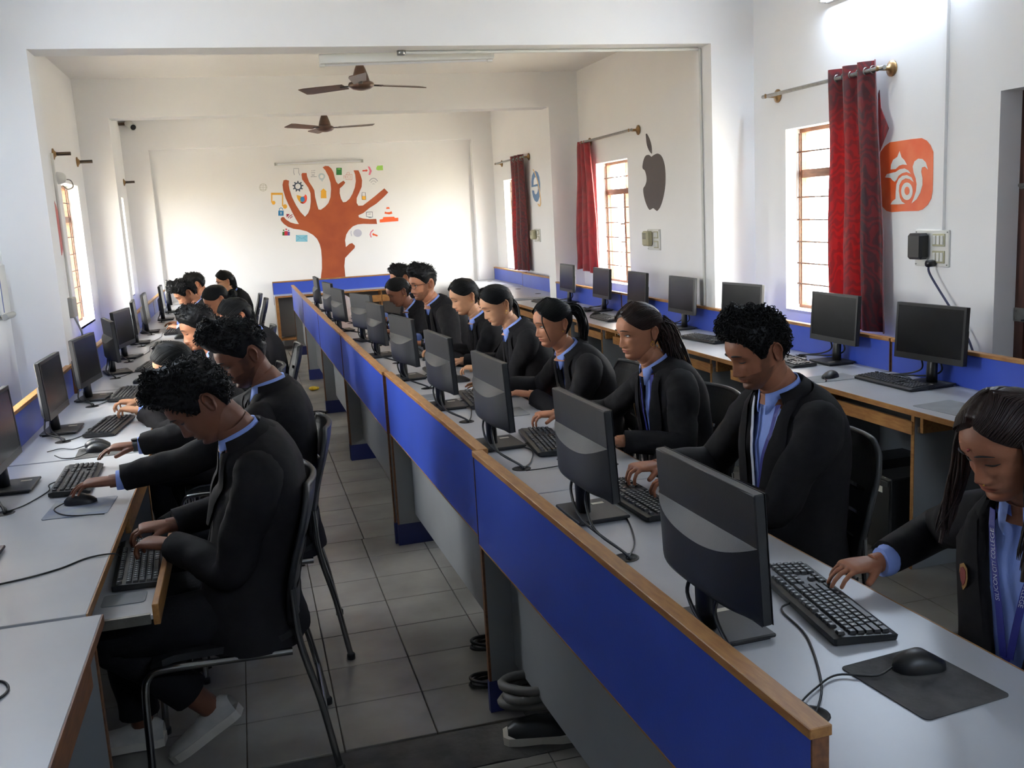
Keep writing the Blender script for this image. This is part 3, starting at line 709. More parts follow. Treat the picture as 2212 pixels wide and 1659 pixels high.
def desk(name, p0, p1, D, label, group, partition=True, trays=(0, 0), holes=(), flip=False, edge=None, drawers=False, divider=False):
    """p0 -> p1 is the foot of the partition's outer face; the worktop reaches D to the right of that direction"""
    p0 = np.array(p0, float); p1 = np.array(p1, float); d = p1-p0; L = float(np.linalg.norm(d))
    rz = math.atan2(d[1], d[0])-math.pi/2
    t = thing(name, (p0[0], p0[1], 0), rz, label, 'desk', group)
    edge = edge or M_edge
    top = MB().box(.024, D-.004, .002, L-.002, .726, .75, bev=.0015).build('desktop', M_lam, t)
    MB().box(D-.004, D, .002, L-.002, .725, .7495).build('edge_band', edge, top)
    for (hx, hy) in holes:
        MB().lathe([(.036, .7503), (.036, .7515), (.030, .7518), (.029, .7506), (.001, .7505)], 18, (hx, hy, 0)).build('grommet', M_hole, top)
    if partition:
        pn = MB().box(.003, .028, .004, L-.004, .606, .913).build('partition', M_blue, t)
        MB().box(-.003, .036, .0, L, .912, .930, bev=.0015).build('cap', edge, pn)
        for y in (0, L-.004): MB().box(.001, .030, y, y+.004, .603, .913).build('end_strip', M_dkedge, pn)
        MB().box(.001, .030, .004, L-.004, .602, .606).build('bottom_strip', edge, pn)
    MB().box(.10, .116, .02, L-.02, .16, .725).build('modesty_panel', M_gry, t)
    for y in (.004, L-.024):
        sp = MB().box(.012, D-.03, y, y+.020, 0, .725).build('side_panel', M_gry, t)
        MB().box(.004, .012, y, y+.020, 0, .725).build('wood_strip', M_dkedge, sp)
        MB().box(.002, D-.028, y-.0015, y+.0215, .0, .115).build('kick', M_navy, sp)
        MB().box(D-.03, D-.026, y, y+.020, 0, .725).build('wood_strip', edge, sp)
    seats = ((.06, L/2-.03), (L/2+.03, L-.06))
    for k, (a, b) in enumerate(seats):
        w = min(.66, b-a); c = (a+b)/2; out = trays[k] if trays else 0
        if not trays: continue
        tr_ = MB().box(D-.43+out, D-.035+out, c-w/2, c+w/2, .648, .660).build('keyboard_tray', M_lam if out else M_gry, t)
        MB().box(D-.035+out, D-.017+out, c-w/2, c+w/2, .630, .690, bev=.002).build('tray_rail', edge, tr_)
        for y in (c-w/2-.014, c+w/2):
            MB().box(D-.40+out, D-.04+out, y, y+.014, .640, .668).build('tray_slide', M_steel, tr_)
            MB().box(D-.44, D-.05, y-.02 if y < c else y+.014, y if y < c else y+.034, .64, .726).build('tray_hanger', edge, tr_)
    if divider:
        sp = MB().box(.10, D-.03, L*.42, L*.42+.02, 0, .725).build('divider', M_gry, t)
        MB().box(D-.03, D-.026, L*.42, L*.42+.02, 0, .725).build('wood_strip', edge, sp)
    if drawers:
        for k in range(3):
            a = .05+(L-.1)/3*k; b = a+(L-.1)/3
            MB().box(D-.02, D-.004, a+.006, b-.006, .57, .665, bev=.002).build('drawer_front', M_edge, t) if k != 0 else None
            MB().box(.12, D-.02, b-.009, b+.009, 0, .725).build('divider', M_edge, t)
        MB().box(.12, D-.03, .03, L-.03, .13, .148).build('low_shelf', M_edge, t)
        MB().box(D-.016, D-.006, .02, .045, 0, .725).build('wood_strip', M_edge, t)
    return t

MIDM = [(.955, 1.865, .03), (.985, 2.765, .03), (.955, 3.80, .05), (.925, 4.725, .08), (.90, 5.715, .15), (.885, 6.79, .11), (.905, 7.78, .25), (.80, 8.62, .13), (.80, 9.62, .1), (.775, 10.78, .02)]
LEFTM = [(-.885, 3.11, 0), (-.945, 4.02, 0), (-.945, 5.13, -.03), (-.925, 6.08, -.12), (-.915, 7.15, .26), (-.925, 7.98, -.17), (-.935, 8.98, .06), (-.93, 9.93, .02), (-.87, 11.20, .02), (-.87, 12.25, .1)]
RIGHTM = [(3.20, 3.985, math.pi+.10, 'nearest the door'), (3.215, 4.81, math.pi, 'before the dark red patterned curtain'), (3.21, 5.87, math.pi+.12, 'behind the second student from the right edge'), (3.205, 6.79, math.pi, 'fourth from the door'), (3.205, 7.66, math.pi-.05, 'fifth from the door'), (3.20, 8.50, math.pi-.02, 'sixth from the door'), (3.20, 9.50, math.pi-.02, 'farthest along the right wall')]
HOLE_M = [(.935, y-.41) for x, y, r in MIDM]; HOLE_L = [(-.90, y-.27 if i != 1 else 3.66) for i, (x, y, r) in enumerate(LEFTM)]; HOLE_R = [(3.20, y+.30) for x, y, r, l in RIGHTM]
def holes_in(H, a, b):
    lo, hi = min(a[1], b[1]), max(a[1], b[1]); s_ = 1 if b[1] > a[1] else -1
    out = [(s_*(hx-a[0]-(b[0]-a[0])*(hy-a[1])/(b[1]-a[1])), abs(hy-a[1])) for hx, hy in H if lo+.05 < hy < hi-.05]
    return out or [(.2, .4), (.2, 1.3)]
mid_pts = [((.737, 1.150), (.672, 3.045)), ((.692, 3.050), (.648, 4.905)), ((.636, 4.915), (.615, 6.88)), ((.613, 6.89), (.597, 8.76)), ((.597, 8.77), (.585, 10.80)), ((.585, 10.81), (.582, 12.98))]
ORD = ['nearest the camera', 'second from the camera', 'third from the camera', 'fourth from the camera', 'fifth from the camera', 'farthest from the camera']
MIDD = .69
for i, (a, b) in enumerate(mid_pts):
    L = math.dist(a, b)
    desk('computer_desk', a, b, MIDD, 'middle row desk with blue partition and beech cap, '+ORD[i], 'middle row desks', holes=holes_in(HOLE_M, a, b))
desk('plain_desk', (.74, -.76), (.74, 1.142), MIDD, 'grey desk end without partition at the bottom right', None, partition=False)
LORD = ['beside the camera, bottom left', 'with the keyboard tray pulled out', 'third along the left wall', 'fourth along the left wall by the pillar', 'fifth along the left wall', 'sixth along the left wall', 'last along the left wall']
left_pts = [((-1.10, .63), (-1.105, 2.53), .675), ((-1.105, 2.545), (-1.105, 4.44), .635), ((-1.105, 4.455), (-1.105, 6.37), .595), ((-1.085, 6.385), (-1.09, 8.28), .56), ((-1.09, 8.29), (-1.09, 10.17), .56), ((-1.09, 10.18), (-1.085, 12.08), .56), ((-1.085, 12.09), (-1.085, 13.93), .56)]
for i, (a, b, D) in enumerate(left_pts):
    desk('computer_desk', a, b, D, 'left row grey desk '+LORD[i], 'left row desks', edge=M_edge if i else M_dkedge, holes=holes_in(HOLE_L, a, b), trays=(.17, 0) if i == 1 else (0, 0))
RORD = ['nearest the door', 'second from the door', 'third from the door', 'fourth from the door', 'fifth from the door, empty', 'in the far right corner, empty']
right_pts = [((3.335, 4.40), (3.335, 2.46), .56), ((3.335, 6.32), (3.335, 4.415), .56), ((3.335, 8.24), (3.335, 6.335), .57), ((3.335, 10.16), (3.335, 8.255), .57), ((3.53, 12.16), (3.50, 10.46), .66), ((3.61, 13.93), (3.57, 12.18), .70)]
for i, (a, b, D) in enumerate(right_pts):
    desk('computer_desk', a, b, D, 'right row grey desk with beech edge, '+RORD[i], 'right row desks', holes=holes_in(HOLE_R, a, b), trays=(0, 0), divider=True)
desk('back_desk', (.372, 14.02), (2.60, 14.04), .40, 'low cupboard desk with blue partition below the tree mural', None, trays=None, drawers=True)

# ------------------------------------------------------------------ monitors, keyboards, mice
M_shell = mat('monitor_shell', (34, 34, 35), .5, bump=.06, bscale=300)
M_bez = mat('monitor_bezel', (20, 20, 21), .35)
M_screen = mat('screen_off', (22, 22, 23), .22, spec=.4)
M_key = mat('key_black', (34, 34, 35), .45)
M_keyprint = mat('key_print', (150, 150, 150), .5)
M_sticker = mat('paper_sticker', (196, 192, 176), .7)
M_cable = mat('black_cable', (20, 20, 21), .5)
def monitor_meshes():
    W, H, z0 = .445, .280, .098
    sh = MB(); n = 22
    q_ = [2*k/n-1 for k in range(n+1)]
    dep = lambda q: .036*(1-q**4); low = lambda q: .60-.16*(1-q*q)
    def patch(f, m):
        rows = [[f(j/m, q) for q in q_] for j in range(m+1)]
        i0 = len(sh.f); sh.loft(rows, closed=False, caps=False)
        for i in range(i0, len(sh.f)): sh.f[i] = sh.f[i][::-1]
    patch(lambda t, q: (-.016-dep(q)*min(1, t/.10)*(1-.10*t), q*W/2, z0+H*low(q)*t), 12)
    patch(lambda t, q: (-.016-dep(q)*.90*(1-t), q*W/2, z0+H*(low(q)+(.60-low(q))*t)), 3)
    patch(lambda t, q: (-.0165+.004*abs(q)**6, q*W/2, z0+H*(.60+.40*t)), 4)
    sh.box(-.016, .008, -W/2, W/2, z0, z0+H, bev=.003)
    sc_ = MB(); sc_.box(.008, .0095, -W/2, W/2, z0, z0+.030); sc_.box(.008, .0095, -W/2, W/2, z0+H-.014, z0+H); sc_.box(.008, .0095, -W/2, -W/2+.014, z0+.03, z0+H-.014); sc_.box(.008, .0095, W/2-.014, W/2, z0+.03, z0+H-.014)
    sr = MB().box(.006, .0084, -W/2+.014, W/2-.014, z0+.03, z0+H-.014)
    bs = MB(); bs.box(-.085, .085, -.105, .105, .006, .016, bev=.003); bs.box(-.075, .075, -.095, .095, 0, .006)
    nk = MB(); rings = []
    for z, dx, r in ((.014, -.03, .032), (.06, -.03, .030), (.105, -.032, .029), (.125, -.036, .028), (.150, -.040, .026)):
        rings.append([(dx+r*.72*math.cos(t), r*math.sin(t), z) for t in [2*math.pi*k/16 for k in range(16)]])
    nk.loft(rings); nk.box(-.05, -.012, -.034, .034, .128, .20, bev=.004)
    st = MB().box(.02, .06, .045, .062, .0161, .0166)
    return [('back_shell', sh.mesh('back_shell', M_shell)), ('bezel', sc_.mesh('bezel', M_bez)), ('screen', sr.mesh('screen', M_screen)), ('stand_base', bs.mesh('stand_base', M_shell)), ('stand_neck', nk.mesh('stand_neck', M_bez)), ('sticker', st.mesh('sticker', M_sticker))]
MON = monitor_meshes()
def monitor(x, y, rz, label, group, z=.75, lift=0., hole=None):
    t = thing('monitor', (x, y, z), rz, label, 'monitor', group)
    for nm, me in MON:
        tilt = nm in ('back_shell', 'bezel', 'screen')
        o = put(nm, me, t, (0, 0, lift if tilt else 0), (0, -.06, 0) if tilt else None)
    if hole is not None:                          # leads drop from the back into the grommet
        c, s = math.cos(-rz), math.sin(-rz); hx, hy = hole[0]-x, hole[1]-y
        h = np.array([c*hx-s*hy, s*hx+c*hy, .004])
        for k, (y0, sw) in enumerate(((.035, .05), (-.09, -.03))):
            a = np.array([-.045, y0, .13])
            pts = [a, a+np.array([-.01, 0, -.06]), a*.6+h*.4+np.array([-.03, sw*.3, 0])*1.0, h+np.array([0, .02*k, .012]), h+np.array([0, 0, -.004])]
            pts[2][2] = .03; pts[3][2] = .012
            MB().tube(spline(pts, 6), .0045, 6).build('lead', M_cable, t)
    return t

def key_layout():
    """(y, x, wy, wx) of the keys; y runs along the keyboard from left to right hand"""
    P = .0188; K = []
    rows = [(.0, [(i, 1) for i in range(0, 1)]+[(2+i+(i//4)*.5, 1) for i in range(12)]), (1.4, [(i, 1) for i in range(13)]+[(13, 2)]), (2.4, [(0, 1.5)]+[(1.5+i, 1) for i in range(12)]+[(13.5, 1.5)]), (3.4, [(0, 1.8)]+[(1.8+i, 1) for i in range(11)]+[(12.8, 2.2)]), (4.4, [(0, 2.3)]+[(2.3+i, 1) for i in range(10)]+[(12.3, 2.7)]), (5.4, [(0, 1.3), (1.3, 1.2), (2.5, 1.2), (3.7, 6), (9.7, 1.2), (10.9, 1.2), (12.1, 1.2), (13.3, 1.7)])]
    for r, ks in rows:
        for a, w_ in ks: K.append((a, r, w_, 1))
    for r in (0, 1.4, 2.4):
        for k in range(3): K.append((15.4+k, r, 1, 1))
    K += [(16.4, 4.4, 1, 1)]+[(15.4+k, 5.4, 1, 1) for k in range(3)]
    for r in (1.4, 2.4, 3.4, 4.4, 5.4):
        for k in range(4): K.append((18.8+k, r, 1, 1))
    return [((a+w_/2-11.4)*P, (r+.5-3.2)*P, w_*P-.0028, P-.0030) for a, r, w_, _ in K]
KEYS = key_layout()
def keyboard_meshes():
    b = MB(); n = .224
    rings = []
    for y in (-n, -n+.004, n-.004, n):
        s = .93 if abs(y) == n else 1
        rings.append([(.072*s, y, .002), (.075*s, y, .012), (.06, y, .0165), (-.055, y, .0235), (-.072*s, y, .019), (-.072*s, y, .006)])
    b.loft(rings, smooth=False)
    ft = MB(); ft.box(-.066, -.052, -.18, -.14, 0, .008); ft.box(-.066, -.052, .14, .18, 0, .008); ft.box(.05, .064, -.18, -.14, 0, .004); ft.box(.05, .064, .14, .18, 0, .004)
    key = lambda w_, h_: MB().loft([[(h_/2, w_/2, 0), (h_/2, -w_/2, 0), (-h_/2, -w_/2, 0), (-h_/2, w_/2, 0)], [(h_/2-.0018, w_/2-.0018, .0065), (h_/2-.0018, -w_/2+.0018, .0065), (-h_/2+.0018, -w_/2+.0018, .0065), (-h_/2+.0018, w_/2-.0018, .0065)]], smooth=False)
    allk = MB()
    for (y, x, wy, wx) in KEYS:
        k = key(wy, wx); z = .0165+(.06-x)/.115*.007
        allk.add([(p[0]+x, p[1]+y, p[2]+z) for p in k.v], k.f)
        if wy < .02: allk.box(x-.004, x+.001, y-.003, y+.002, z+.0062, z+.0067, 1)
    single = {}
    for (y, x, wy, wx) in KEYS:
        q = round(wy, 4)
        if q not in single:
            m = key(wy, wx)
            if wy < .02: m.box(-.004, .001, -.003, .002, .0062, .0067, 1)
            single[q] = m.mesh('key', [M_key, M_keyprint])
    cl = MB().tube(spline([(-.07, .02, .012), (-.10, .03, .008), (-.13, -.03, .004), (-.16, -.10, .004), (-.15, -.20, .004)], 5), .0026, 6)
    return b.mesh('case', M_black), ft.mesh('feet', M_black), allk.mesh('keys', [M_key, M_keyprint]), single, cl.mesh('lead', M_cable)
KB = keyboard_meshes()
def keyboard(x, y, rz, label, group=None, z=.75, single=False, lead=True, hole=None):
    t = thing('keyboard', (x, y, z), rz, label, 'keyboard', group)
    c = put('case', KB[0], t); put('feet', KB[1], c)
    if single:
        for (yy, xx, wy, wx) in KEYS: put('key', KB[3][round(wy, 4)], t, (xx, yy, .0165+(.06-xx)/.115*.007))
    else: tag(put('keys', KB[2], t), kind='stuff')
    if hole is not None:
        c_, s_ = math.cos(-rz), math.sin(-rz); hx, hy = hole[0]-x, hole[1]-y
        h = np.array([c_*hx-s_*hy, s_*hx+c_*hy, 0]); a = np.array([-.07, .0, .012])
        MB().tube(spline([a, (-.10, -.02, .004), a*.62+h*.38+np.array([.03, .02, -.004]), a*.3+h*.7+np.array([.02, -.03, 0]), h+np.array([.012, .01, .004]), h+np.array([0, 0, .002])], 6), .0024, 6).build('lead', M_cable, t)
    elif lead: put('lead', KB[4], t)
    return t
def mouse_meshes():
    b = MB(); rings = []
    n = 14
    for i in range(n+1):
        u = i/n; x = -.055+.11*u
        w_ = .031*math.sqrt(max(.02, 1-abs(2*u-1)**3.2)); h = .038*max(.08, math.sin(math.pi*min(1, .12+.80*(1-u)**.85)))
        ring = []
        for k in range(16):
            t_ = math.pi*k/15
            ring.append((x, w_*math.cos(t_), .001+h*math.sin(t_)**.75))
        rings.append(ring)
    b.loft(rings, closed=False, caps=False); 
    b.add([p for p in rings[0]], [tuple(range(16))]); b.add([p for p in rings[-1]], [tuple(range(16))[::-1]])
    wl = MB().lathe([(.002, -.004), (.009, -.004), (.009, .004), (.002, .004)], 12, (.028, 0, .022), axis='y')
    sp = MB().box(.012, .054, -.0006, .0006, .019, .030)
    return b.mesh('shell', M_black), wl.mesh('wheel', mat('wheel_grey', (60, 60, 60), .5)), sp.mesh('button_gap', M_bez)
MS = mouse_meshes()
def mouse(x, y, rz, label, group=None, z=.7525, lead=None):
    """nose of the mouse points to local +x"""
    t = thing('computer_mouse', (x, y, z), rz, label, 'mouse', group)
    put('shell', MS[0], t); put('wheel', MS[1], t)
    if lead is not None: MB().tube(spline(lead, 7), .0022, 6).build('lead', M_cable, t)
    return t
def mousepad(x, y, rz, label, m, w_=.20, h_=.24, z=.7502):
    t = MB(); r = .012; pts = []
    for cx, cy, a0 in ((w_/2-r, h_/2-r, 0), (-w_/2+r, h_/2-r, 90), (-w_/2+r, -h_/2+r, 180), (w_/2-r, -h_/2+r, 270)):
        for k in range(5): a = math.radians(a0+22.5*k); pts.append((cx+r*math.cos(a), cy+r*math.sin(a), 0))
    t.plate(pts, (0, 0, 1), .0022)
    return tag(t.build('mouse_pad', m, None, (x, y, z), (0, 0, rz)), label, 'mouse pad')
M_pad1 = mat('pad_slate', (82, 80, 78), .8, rgb2=(60, 58, 58), vscale=14, bump=.2, bscale=90)
M_pad2 = mat('pad_bluegrey', (112, 124, 150), .7, rgb2=(150, 152, 152), vscale=9)
M_pad3 = mat('pad_grey', (128, 130, 132), .75, var=.1, vscale=10)

R90 = math.pi/2
# middle row: backs of the monitors to the aisle
WHO = ['nearest the camera', 'before the second student from the right edge', 'before the third student from the right edge', 'before the fourth student from the right edge', 'fifth from the camera', 'sixth from the camera', 'turned away at an angle, seventh', 'eighth from the camera', 'ninth, half hidden', 'at the far end, tenth']
for i, (x, y, rz) in enumerate(MIDM):
    monitor(x, y, rz, 'black monitor on the middle row desk, '+WHO[i], 'middle row monitors', hole=HOLE_M[i])
MIDK = [(1.232, 1.895, -.12), (1.165, 2.83, .05), (1.135, 3.735, -.10), (1.105, 4.80, -.06), (1.10, 5.75, 0), (1.11, 6.72, 0), (1.12, 7.7, .1), (1.09, 8.7, 0), (1.08, 9.65, 0)]
KWHO = ['under the hand at the right frame edge', 'under both hands of the second student', 'under the hand of the third student', 'beside the fourth student', 'before the fifth student of the row', 'before the sixth student of the row', 'seventh of the row', 'eighth of the row', 'ninth of the row']
for i, (x, y, rz) in enumerate(MIDK):
    keyboard(x, y, rz, 'black keyboard on the middle desk '+KWHO[i], 'middle row keyboards', single=(i == 0), hole=HOLE_M[i])
mousepad(1.205, 1.495, .10, 'worn dark grey mouse pad at the lower right of the picture', M_pad1, .205, .235)
mouse(1.232, 1.540, math.radians(170), 'large black mouse on the worn pad, lower right', z=.7526, lead=[(.055, 0, .008), (.10, .02, .004), (.17, .0, .003), (.23, .04, .003), (.29, .10, .004), (.30, .13, .001)])
mousepad(1.19, 3.375, .05, 'dark grey mouse pad beside the third middle row student', M_pad1, .18, .20)
mouse(1.205, 3.40, math.radians(185), 'black mouse under the hand of the third middle row student', z=.7526, lead=[(.055, 0, .008), (.12, .03, .003), (.20, .04, .003), (.27, .03, .002)])
mousepad(1.16, 4.42, .0, 'pale mouse pad before the fourth middle row student', M_pad3, .18, .20)
mousepad(.86, 5.03, .1, 'pale mouse pad behind the fourth monitor', M_pad3, .18, .16)
mouse(1.155, 5.42, math.pi, 'black mouse on the bare middle desk by the fifth keyboard', z=.7502)
mouse(1.16, 6.38, math.pi, 'black mouse on the bare middle desk by the sixth keyboard', z=.7502)

# left row
LWHO = ['cut by the left frame edge, nearest', 'partly cut by the left frame edge', 'third from the camera', 'fourth from the camera, before the pillar', 'turned away showing its pale back', 'sixth from the camera', 'seventh from the camera', 'eighth from the camera', 'ninth from the camera', 'last by the back wall']
for i, (x, y, rz) in enumerate(LEFTM):
    monitor(x, y, rz, 'black monitor on the left wall desk, '+LWHO[i], 'left row monitors', hole=HOLE_L[i])
LK = [(-.712, 4.02, .02, 'between the two reaching hands', 0), (-.72, 5.10, -.12, 'under both hands of the low leaning student', 0), (-.745, 6.10, -.05, 'third on the left desks', 0), (-.70, 7.3, -.1, 'fourth on the left desks', 0), (-.72, 8.6, 0, 'fifth on the left desks', 0), (-.70, 9.7, 0, 'sixth on the left desks', 0)]
for i, (x, y, rz, wh, _) in enumerate(LK): keyboard(x, y, rz, 'black keyboard on the left wall desk '+wh, 'left row keyboards', hole=HOLE_L[i+1])
keyboard(-.405, 3.145, .05, 'black keyboard lying on the pulled out wooden tray', None, z=.6605, single=True, lead=False)
mousepad(-.425, 2.86, 0, 'grey pad on the pulled out tray', M_pad3, .12, .09, z=.6604)
mousepad(-.64, 3.61, -.05, 'blue and grey mouse pad under a hand on the left desk', M_pad2, .215, .225)
mouse(-.648, 3.668, math.pi+.02, 'black mouse under the hand on the blue grey pad', z=.7526, lead=[(.055, 0, .008), (.08, .06, .003), (.02, .16, .003), (-.10, .20, .003)])
mousepad(-.69, 4.545, .05, 'dark mouse pad carrying two mice on the left desk', M_pad1, .205, .22)
mouse(-.72, 4.66, math.pi, 'black mouse on the dark left pad, farther of two', z=.7526, lead=[(.055, 0, .008), (.10, .02, .003), (.16, -.02, .003), (.21, .02, .003)])
mouse(-.70, 4.55, math.pi-.1, 'black mouse on the dark left pad, nearer of two', z=.7526, lead=[(.055, 0, .008), (.08, -.04, .003), (.0, -.07, .003), (-.10, -.03, .003), (-.16, .05, .003)])
for x, y, wh in ((-.63, 5.55, 'by the low leaning student'), (-.70, 6.55, 'by the fourth left monitor'), (-.64, 7.0, 'by the turned away monitor'), (-.66, 8.02, 'by the sixth left monitor'), (-.60, 9.1, 'by the seventh left monitor')):
    mouse(x, y, math.pi, 'black mouse on the left wall desk '+wh, 'left row mice', z=.7502)
# right row: screens to the room
for x, y, rz, wh in RIGHTM: monitor(x, y, rz, 'switched off monitor on the right wall desk '+wh, 'right row monitors', lift=.022, hole=(3.20, y+.30))
for x, y, rz, wh in ((3.095, 4.10, math.pi, 'nearest the door'), (3.03, 4.98, math.pi-.1, 'behind the second student from the right edge'), (3.06, 6.10, math.pi+.1, 'third from the door'), (3.03, 7.02, math.pi, 'fourth from the door'), (2.98, 7.80, math.pi, 'fifth from the door'), (3.03, 8.72, math.pi, 'sixth from the door'), (3.02, 9.72, math.pi, 'farthest of the right row')):
    keyboard(x, y, rz, 'black keyboard on the right wall desk '+wh, 'right row keyboards')
mousepad(2.93, 4.40, .02, 'pale mouse pad under the mouse on the right desk', M_pad3, .27, .17)
mouse(2.93, 4.40, .3, 'black mouse on the pale pad of the right desk', z=.7526, lead=[(-.05, 0, .008), (-.09, -.05, .003), (-.11, -.06, .003)])
mousepad(2.95, 3.50, .1, 'grey mouse pad at the near end of the right desk', M_pad3, .22, .26)
mouse(2.97, 6.42, .2, 'black mouse by the third right keyboard', z=.7502)
mouse(3.0, 8.12, .2, 'black mouse by the fifth right keyboard', z=.7502)

# ------------------------------------------------------------------ computer cases under the right desks, floor clutter
cs = MB(); cs.box(-.20, .20, -.085, .085, .015, .385, bev=.006)
cm_ = cs.mesh('case_body', M_black)
fr_ = MB().box(-.206, -.199, -.08, .08, .02, .38, bev=.004).mesh('front_panel', M_bez)
lb_ = MB().box(-.2075, -.206, -.03, .03, .31, .34).mesh('badge', M_sticker)
dr_ = MB().box(-.2085, -.2055, -.07, .07, .345, .37, bev=.001).mesh('drive_bay', M_shell)
ft_ = MB().box(-.19, .19, -.07, .07, 0, .016).mesh('feet', M_bez)
for x, y, wh in ((3.0, 3.80, 'nearest the door'), (3.02, 4.10, 'beside the nearest one'), (2.98, 5.85, 'behind the second student from the right edge'), (2.98, 6.75, 'fourth from the door'), (2.98, 7.15, 'under the middle of the row'), (2.98, 8.5, 'by the sixth monitor')):
    t = thing('computer_case', (x, y, 0), 0, 'black computer case under the right desks, '+wh, 'computer', 'computer cases under the right desks')
    put('case_body', cm_, t); put('front_panel', fr_, t); put('badge', lb_, t); put('drive_bay', dr_, t); put('feet', ft_, t)
def coil(x, y, r, n, rad, m, label, z=0., sq=.75):
    pts = []
    for k in range(n*14+1):
        t_ = 2*math.pi*k/14; q = 1+.12*math.sin(t_*.37+k)
        pts.append((r*q*math.cos(t_), sq*r*q*math.sin(t_), rad+rad*1.9*(k/14)*.9))
    return tag(MB().tube(spline(pts, 2), rad, 6).build('cable_coil', m, None, (x, y, z)), label, 'cable')
coil(.80, 3.52, .07, 3, .006, M_cable, 'coil of black cable on the floor under the second middle desk')
coil(.715, 3.22, .06, 3, .006, M_cable, 'loop of black cable behind the near partition leg')
coil(.50, 8.72, .10, 2, .006, M_cable, 'thin black cable loop in the aisle by the fourth desk leg')
M_hose = mat('grey_hose', (96, 94, 90), .6)
coil(.79, 2.86, .10, 3, .016, M_hose, 'thick grey hose coiled under the nearest partition desk', z=.088)
t = thing('slipper', (.80, 2.80, 0), -.2, 'black slipper with white sole under the nearest partition desk', 'slipper')
def shoe_rings(L, W, prof, z0=0):
    R_ = []
    for u, wf, h in prof:
        x = -L/2+L*u; w_ = W/2*wf
        R_.append([(x, w_*math.cos(a), z0+h*max(0, math.sin(a))) for a in [math.pi*k/10 for k in range(11)]])
    return R_
so = MB(); rr = []
for u, wf in ((0, .5), (.06, .8), (.2, .9), (.45, .82), (.7, 1.), (.88, .9), (.97, .6), (1, .3)):
    x = -.135+.27*u; w_ = .05*wf
    rr.append([(x, w_, 0), (x, w_*1.05, .03), (x, -w_*1.05, .03), (x, -w_, 0)])
so.loft(rr, smooth=False); so.build('sole', mat('off_white_rubber', (196, 190, 178), .6), t)
up_ = MB().loft(shoe_rings(.24, .098, [(0, .4, .02), (.1, .9, .04), (.4, .95, .055), (.7, 1, .045), (.92, .8, .03), (1, .3, .012)], .03), closed=False, caps=False); up_.build('upper', M_black, t)
t = MB(); t.sphere((0, 0, .022), (.045, .04, .022)); t.sphere((.035, .02, .018), (.03, .028, .018)); tag(t.build('yellow_wrapper', mat('yellow_plastic', (190, 160, 30), .5, var=.2, vscale=30), None, (.575, 10.06, 0)), 'crumpled yellow wrapper on the aisle floor', 'wrapper')
# cables lying on the left desk
def lead(name, pts, r, label, m=M_cable): return tag(MB().tube(spline(pts, 7), r, 6).build(name, m), label, 'cable')
P = lambda x, y, z=.7528: tuple(onz(x, y, z))
lead('loose_cable', [P(-30, 1268), P(60, 1248), P(130, 1228), P(190, 1205), P(243, 1196), tuple(onz(262, 1203, .735))], .0026, 'thin black cable crossing the left desk to the tray keyboard')
lead('loose_cable', [P(118, 984), P(135, 990), P(165, 988), P(200, 975), P(250, 968), P(292, 958), P(304, 960)], .0024, 'thin black lead with plug between the two left keyboards')
lead('loose_cable', [P(-20, 1470), P(8, 1473), P(18, 1485), P(10, 1500), P(-20, 1520)], .003, 'short cable loop at the lower left frame edge')
# ------------------------------------------------------------------ people
def rotz(a): c, s = math.cos(a), math.sin(a); return np.array([[c, -s, 0], [s, c, 0], [0, 0, 1]])
def roty(a): c, s = math.cos(a), math.sin(a); return np.array([[c, 0, s], [0, 1, 0], [-s, 0, c]])
def rotx(a): c, s = math.cos(a), math.sin(a); return np.array([[1, 0, 0], [0, c, -s], [0, s, c]])
def nrm(v): v = np.array(v, float); return v/(np.linalg.norm(v)+1e-12)
def gs(x, m, s): return math.exp(-((x-m)/s)**2)

# --- head: rings of a face profile with nose, sockets, lips and chin; +x is the face, +z the crown
HZ = [-.118, -.108, -.095, -.082, -.072, -.064, -.052, -.03, -.01, .015, .03, .05, .07, .09, .104, .112]
HF = [.050, .070, .077, .073, .079, .081, .078, .080, .079, .089, .091, .087, .075, .052, .026, .004]
HBZ = [-.118, -.10, -.08, -.06, -.03, 0, .03, .06, .08, .095, .104, .112]
HB = [.010, -.025, -.052, -.070, -.090, -.100, -.103, -.093, -.076, -.052, -.032, -.004]
HWZ = [-.118, -.108, -.095, -.08, -.06, -.04, -.02, 0, .02, .04, .06, .08, .095, .105, .112]
HW = [.014, .030, .042, .051, .058, .063, .067, .071, .074, .074, .069, .056, .040, .024, .003]
_zz = np.linspace(-.118, .112, 461)
def _tab(zs, vs, sig):
    y = np.interp(_zz, zs, vs); kx = np.arange(-60, 61)*.0005; g = np.exp(-(kx/sig)**2); g /= g.sum()
    pad = np.r_[2*y[0]-y[60:0:-1], y, 2*y[-1]-y[-2:-62:-1]]; q = np.convolve(pad, g, 'valid')
    e = np.clip((_zz-.085)/.02, 0, 1); return q*(1-e)+y*e
TF, TB, TW = _tab(HZ, HF, .005), _tab(HBZ, HB, .010), _tab(HWZ, HW, .012)
def _t(z, T_): return float(np.interp(z, _zz, T_))
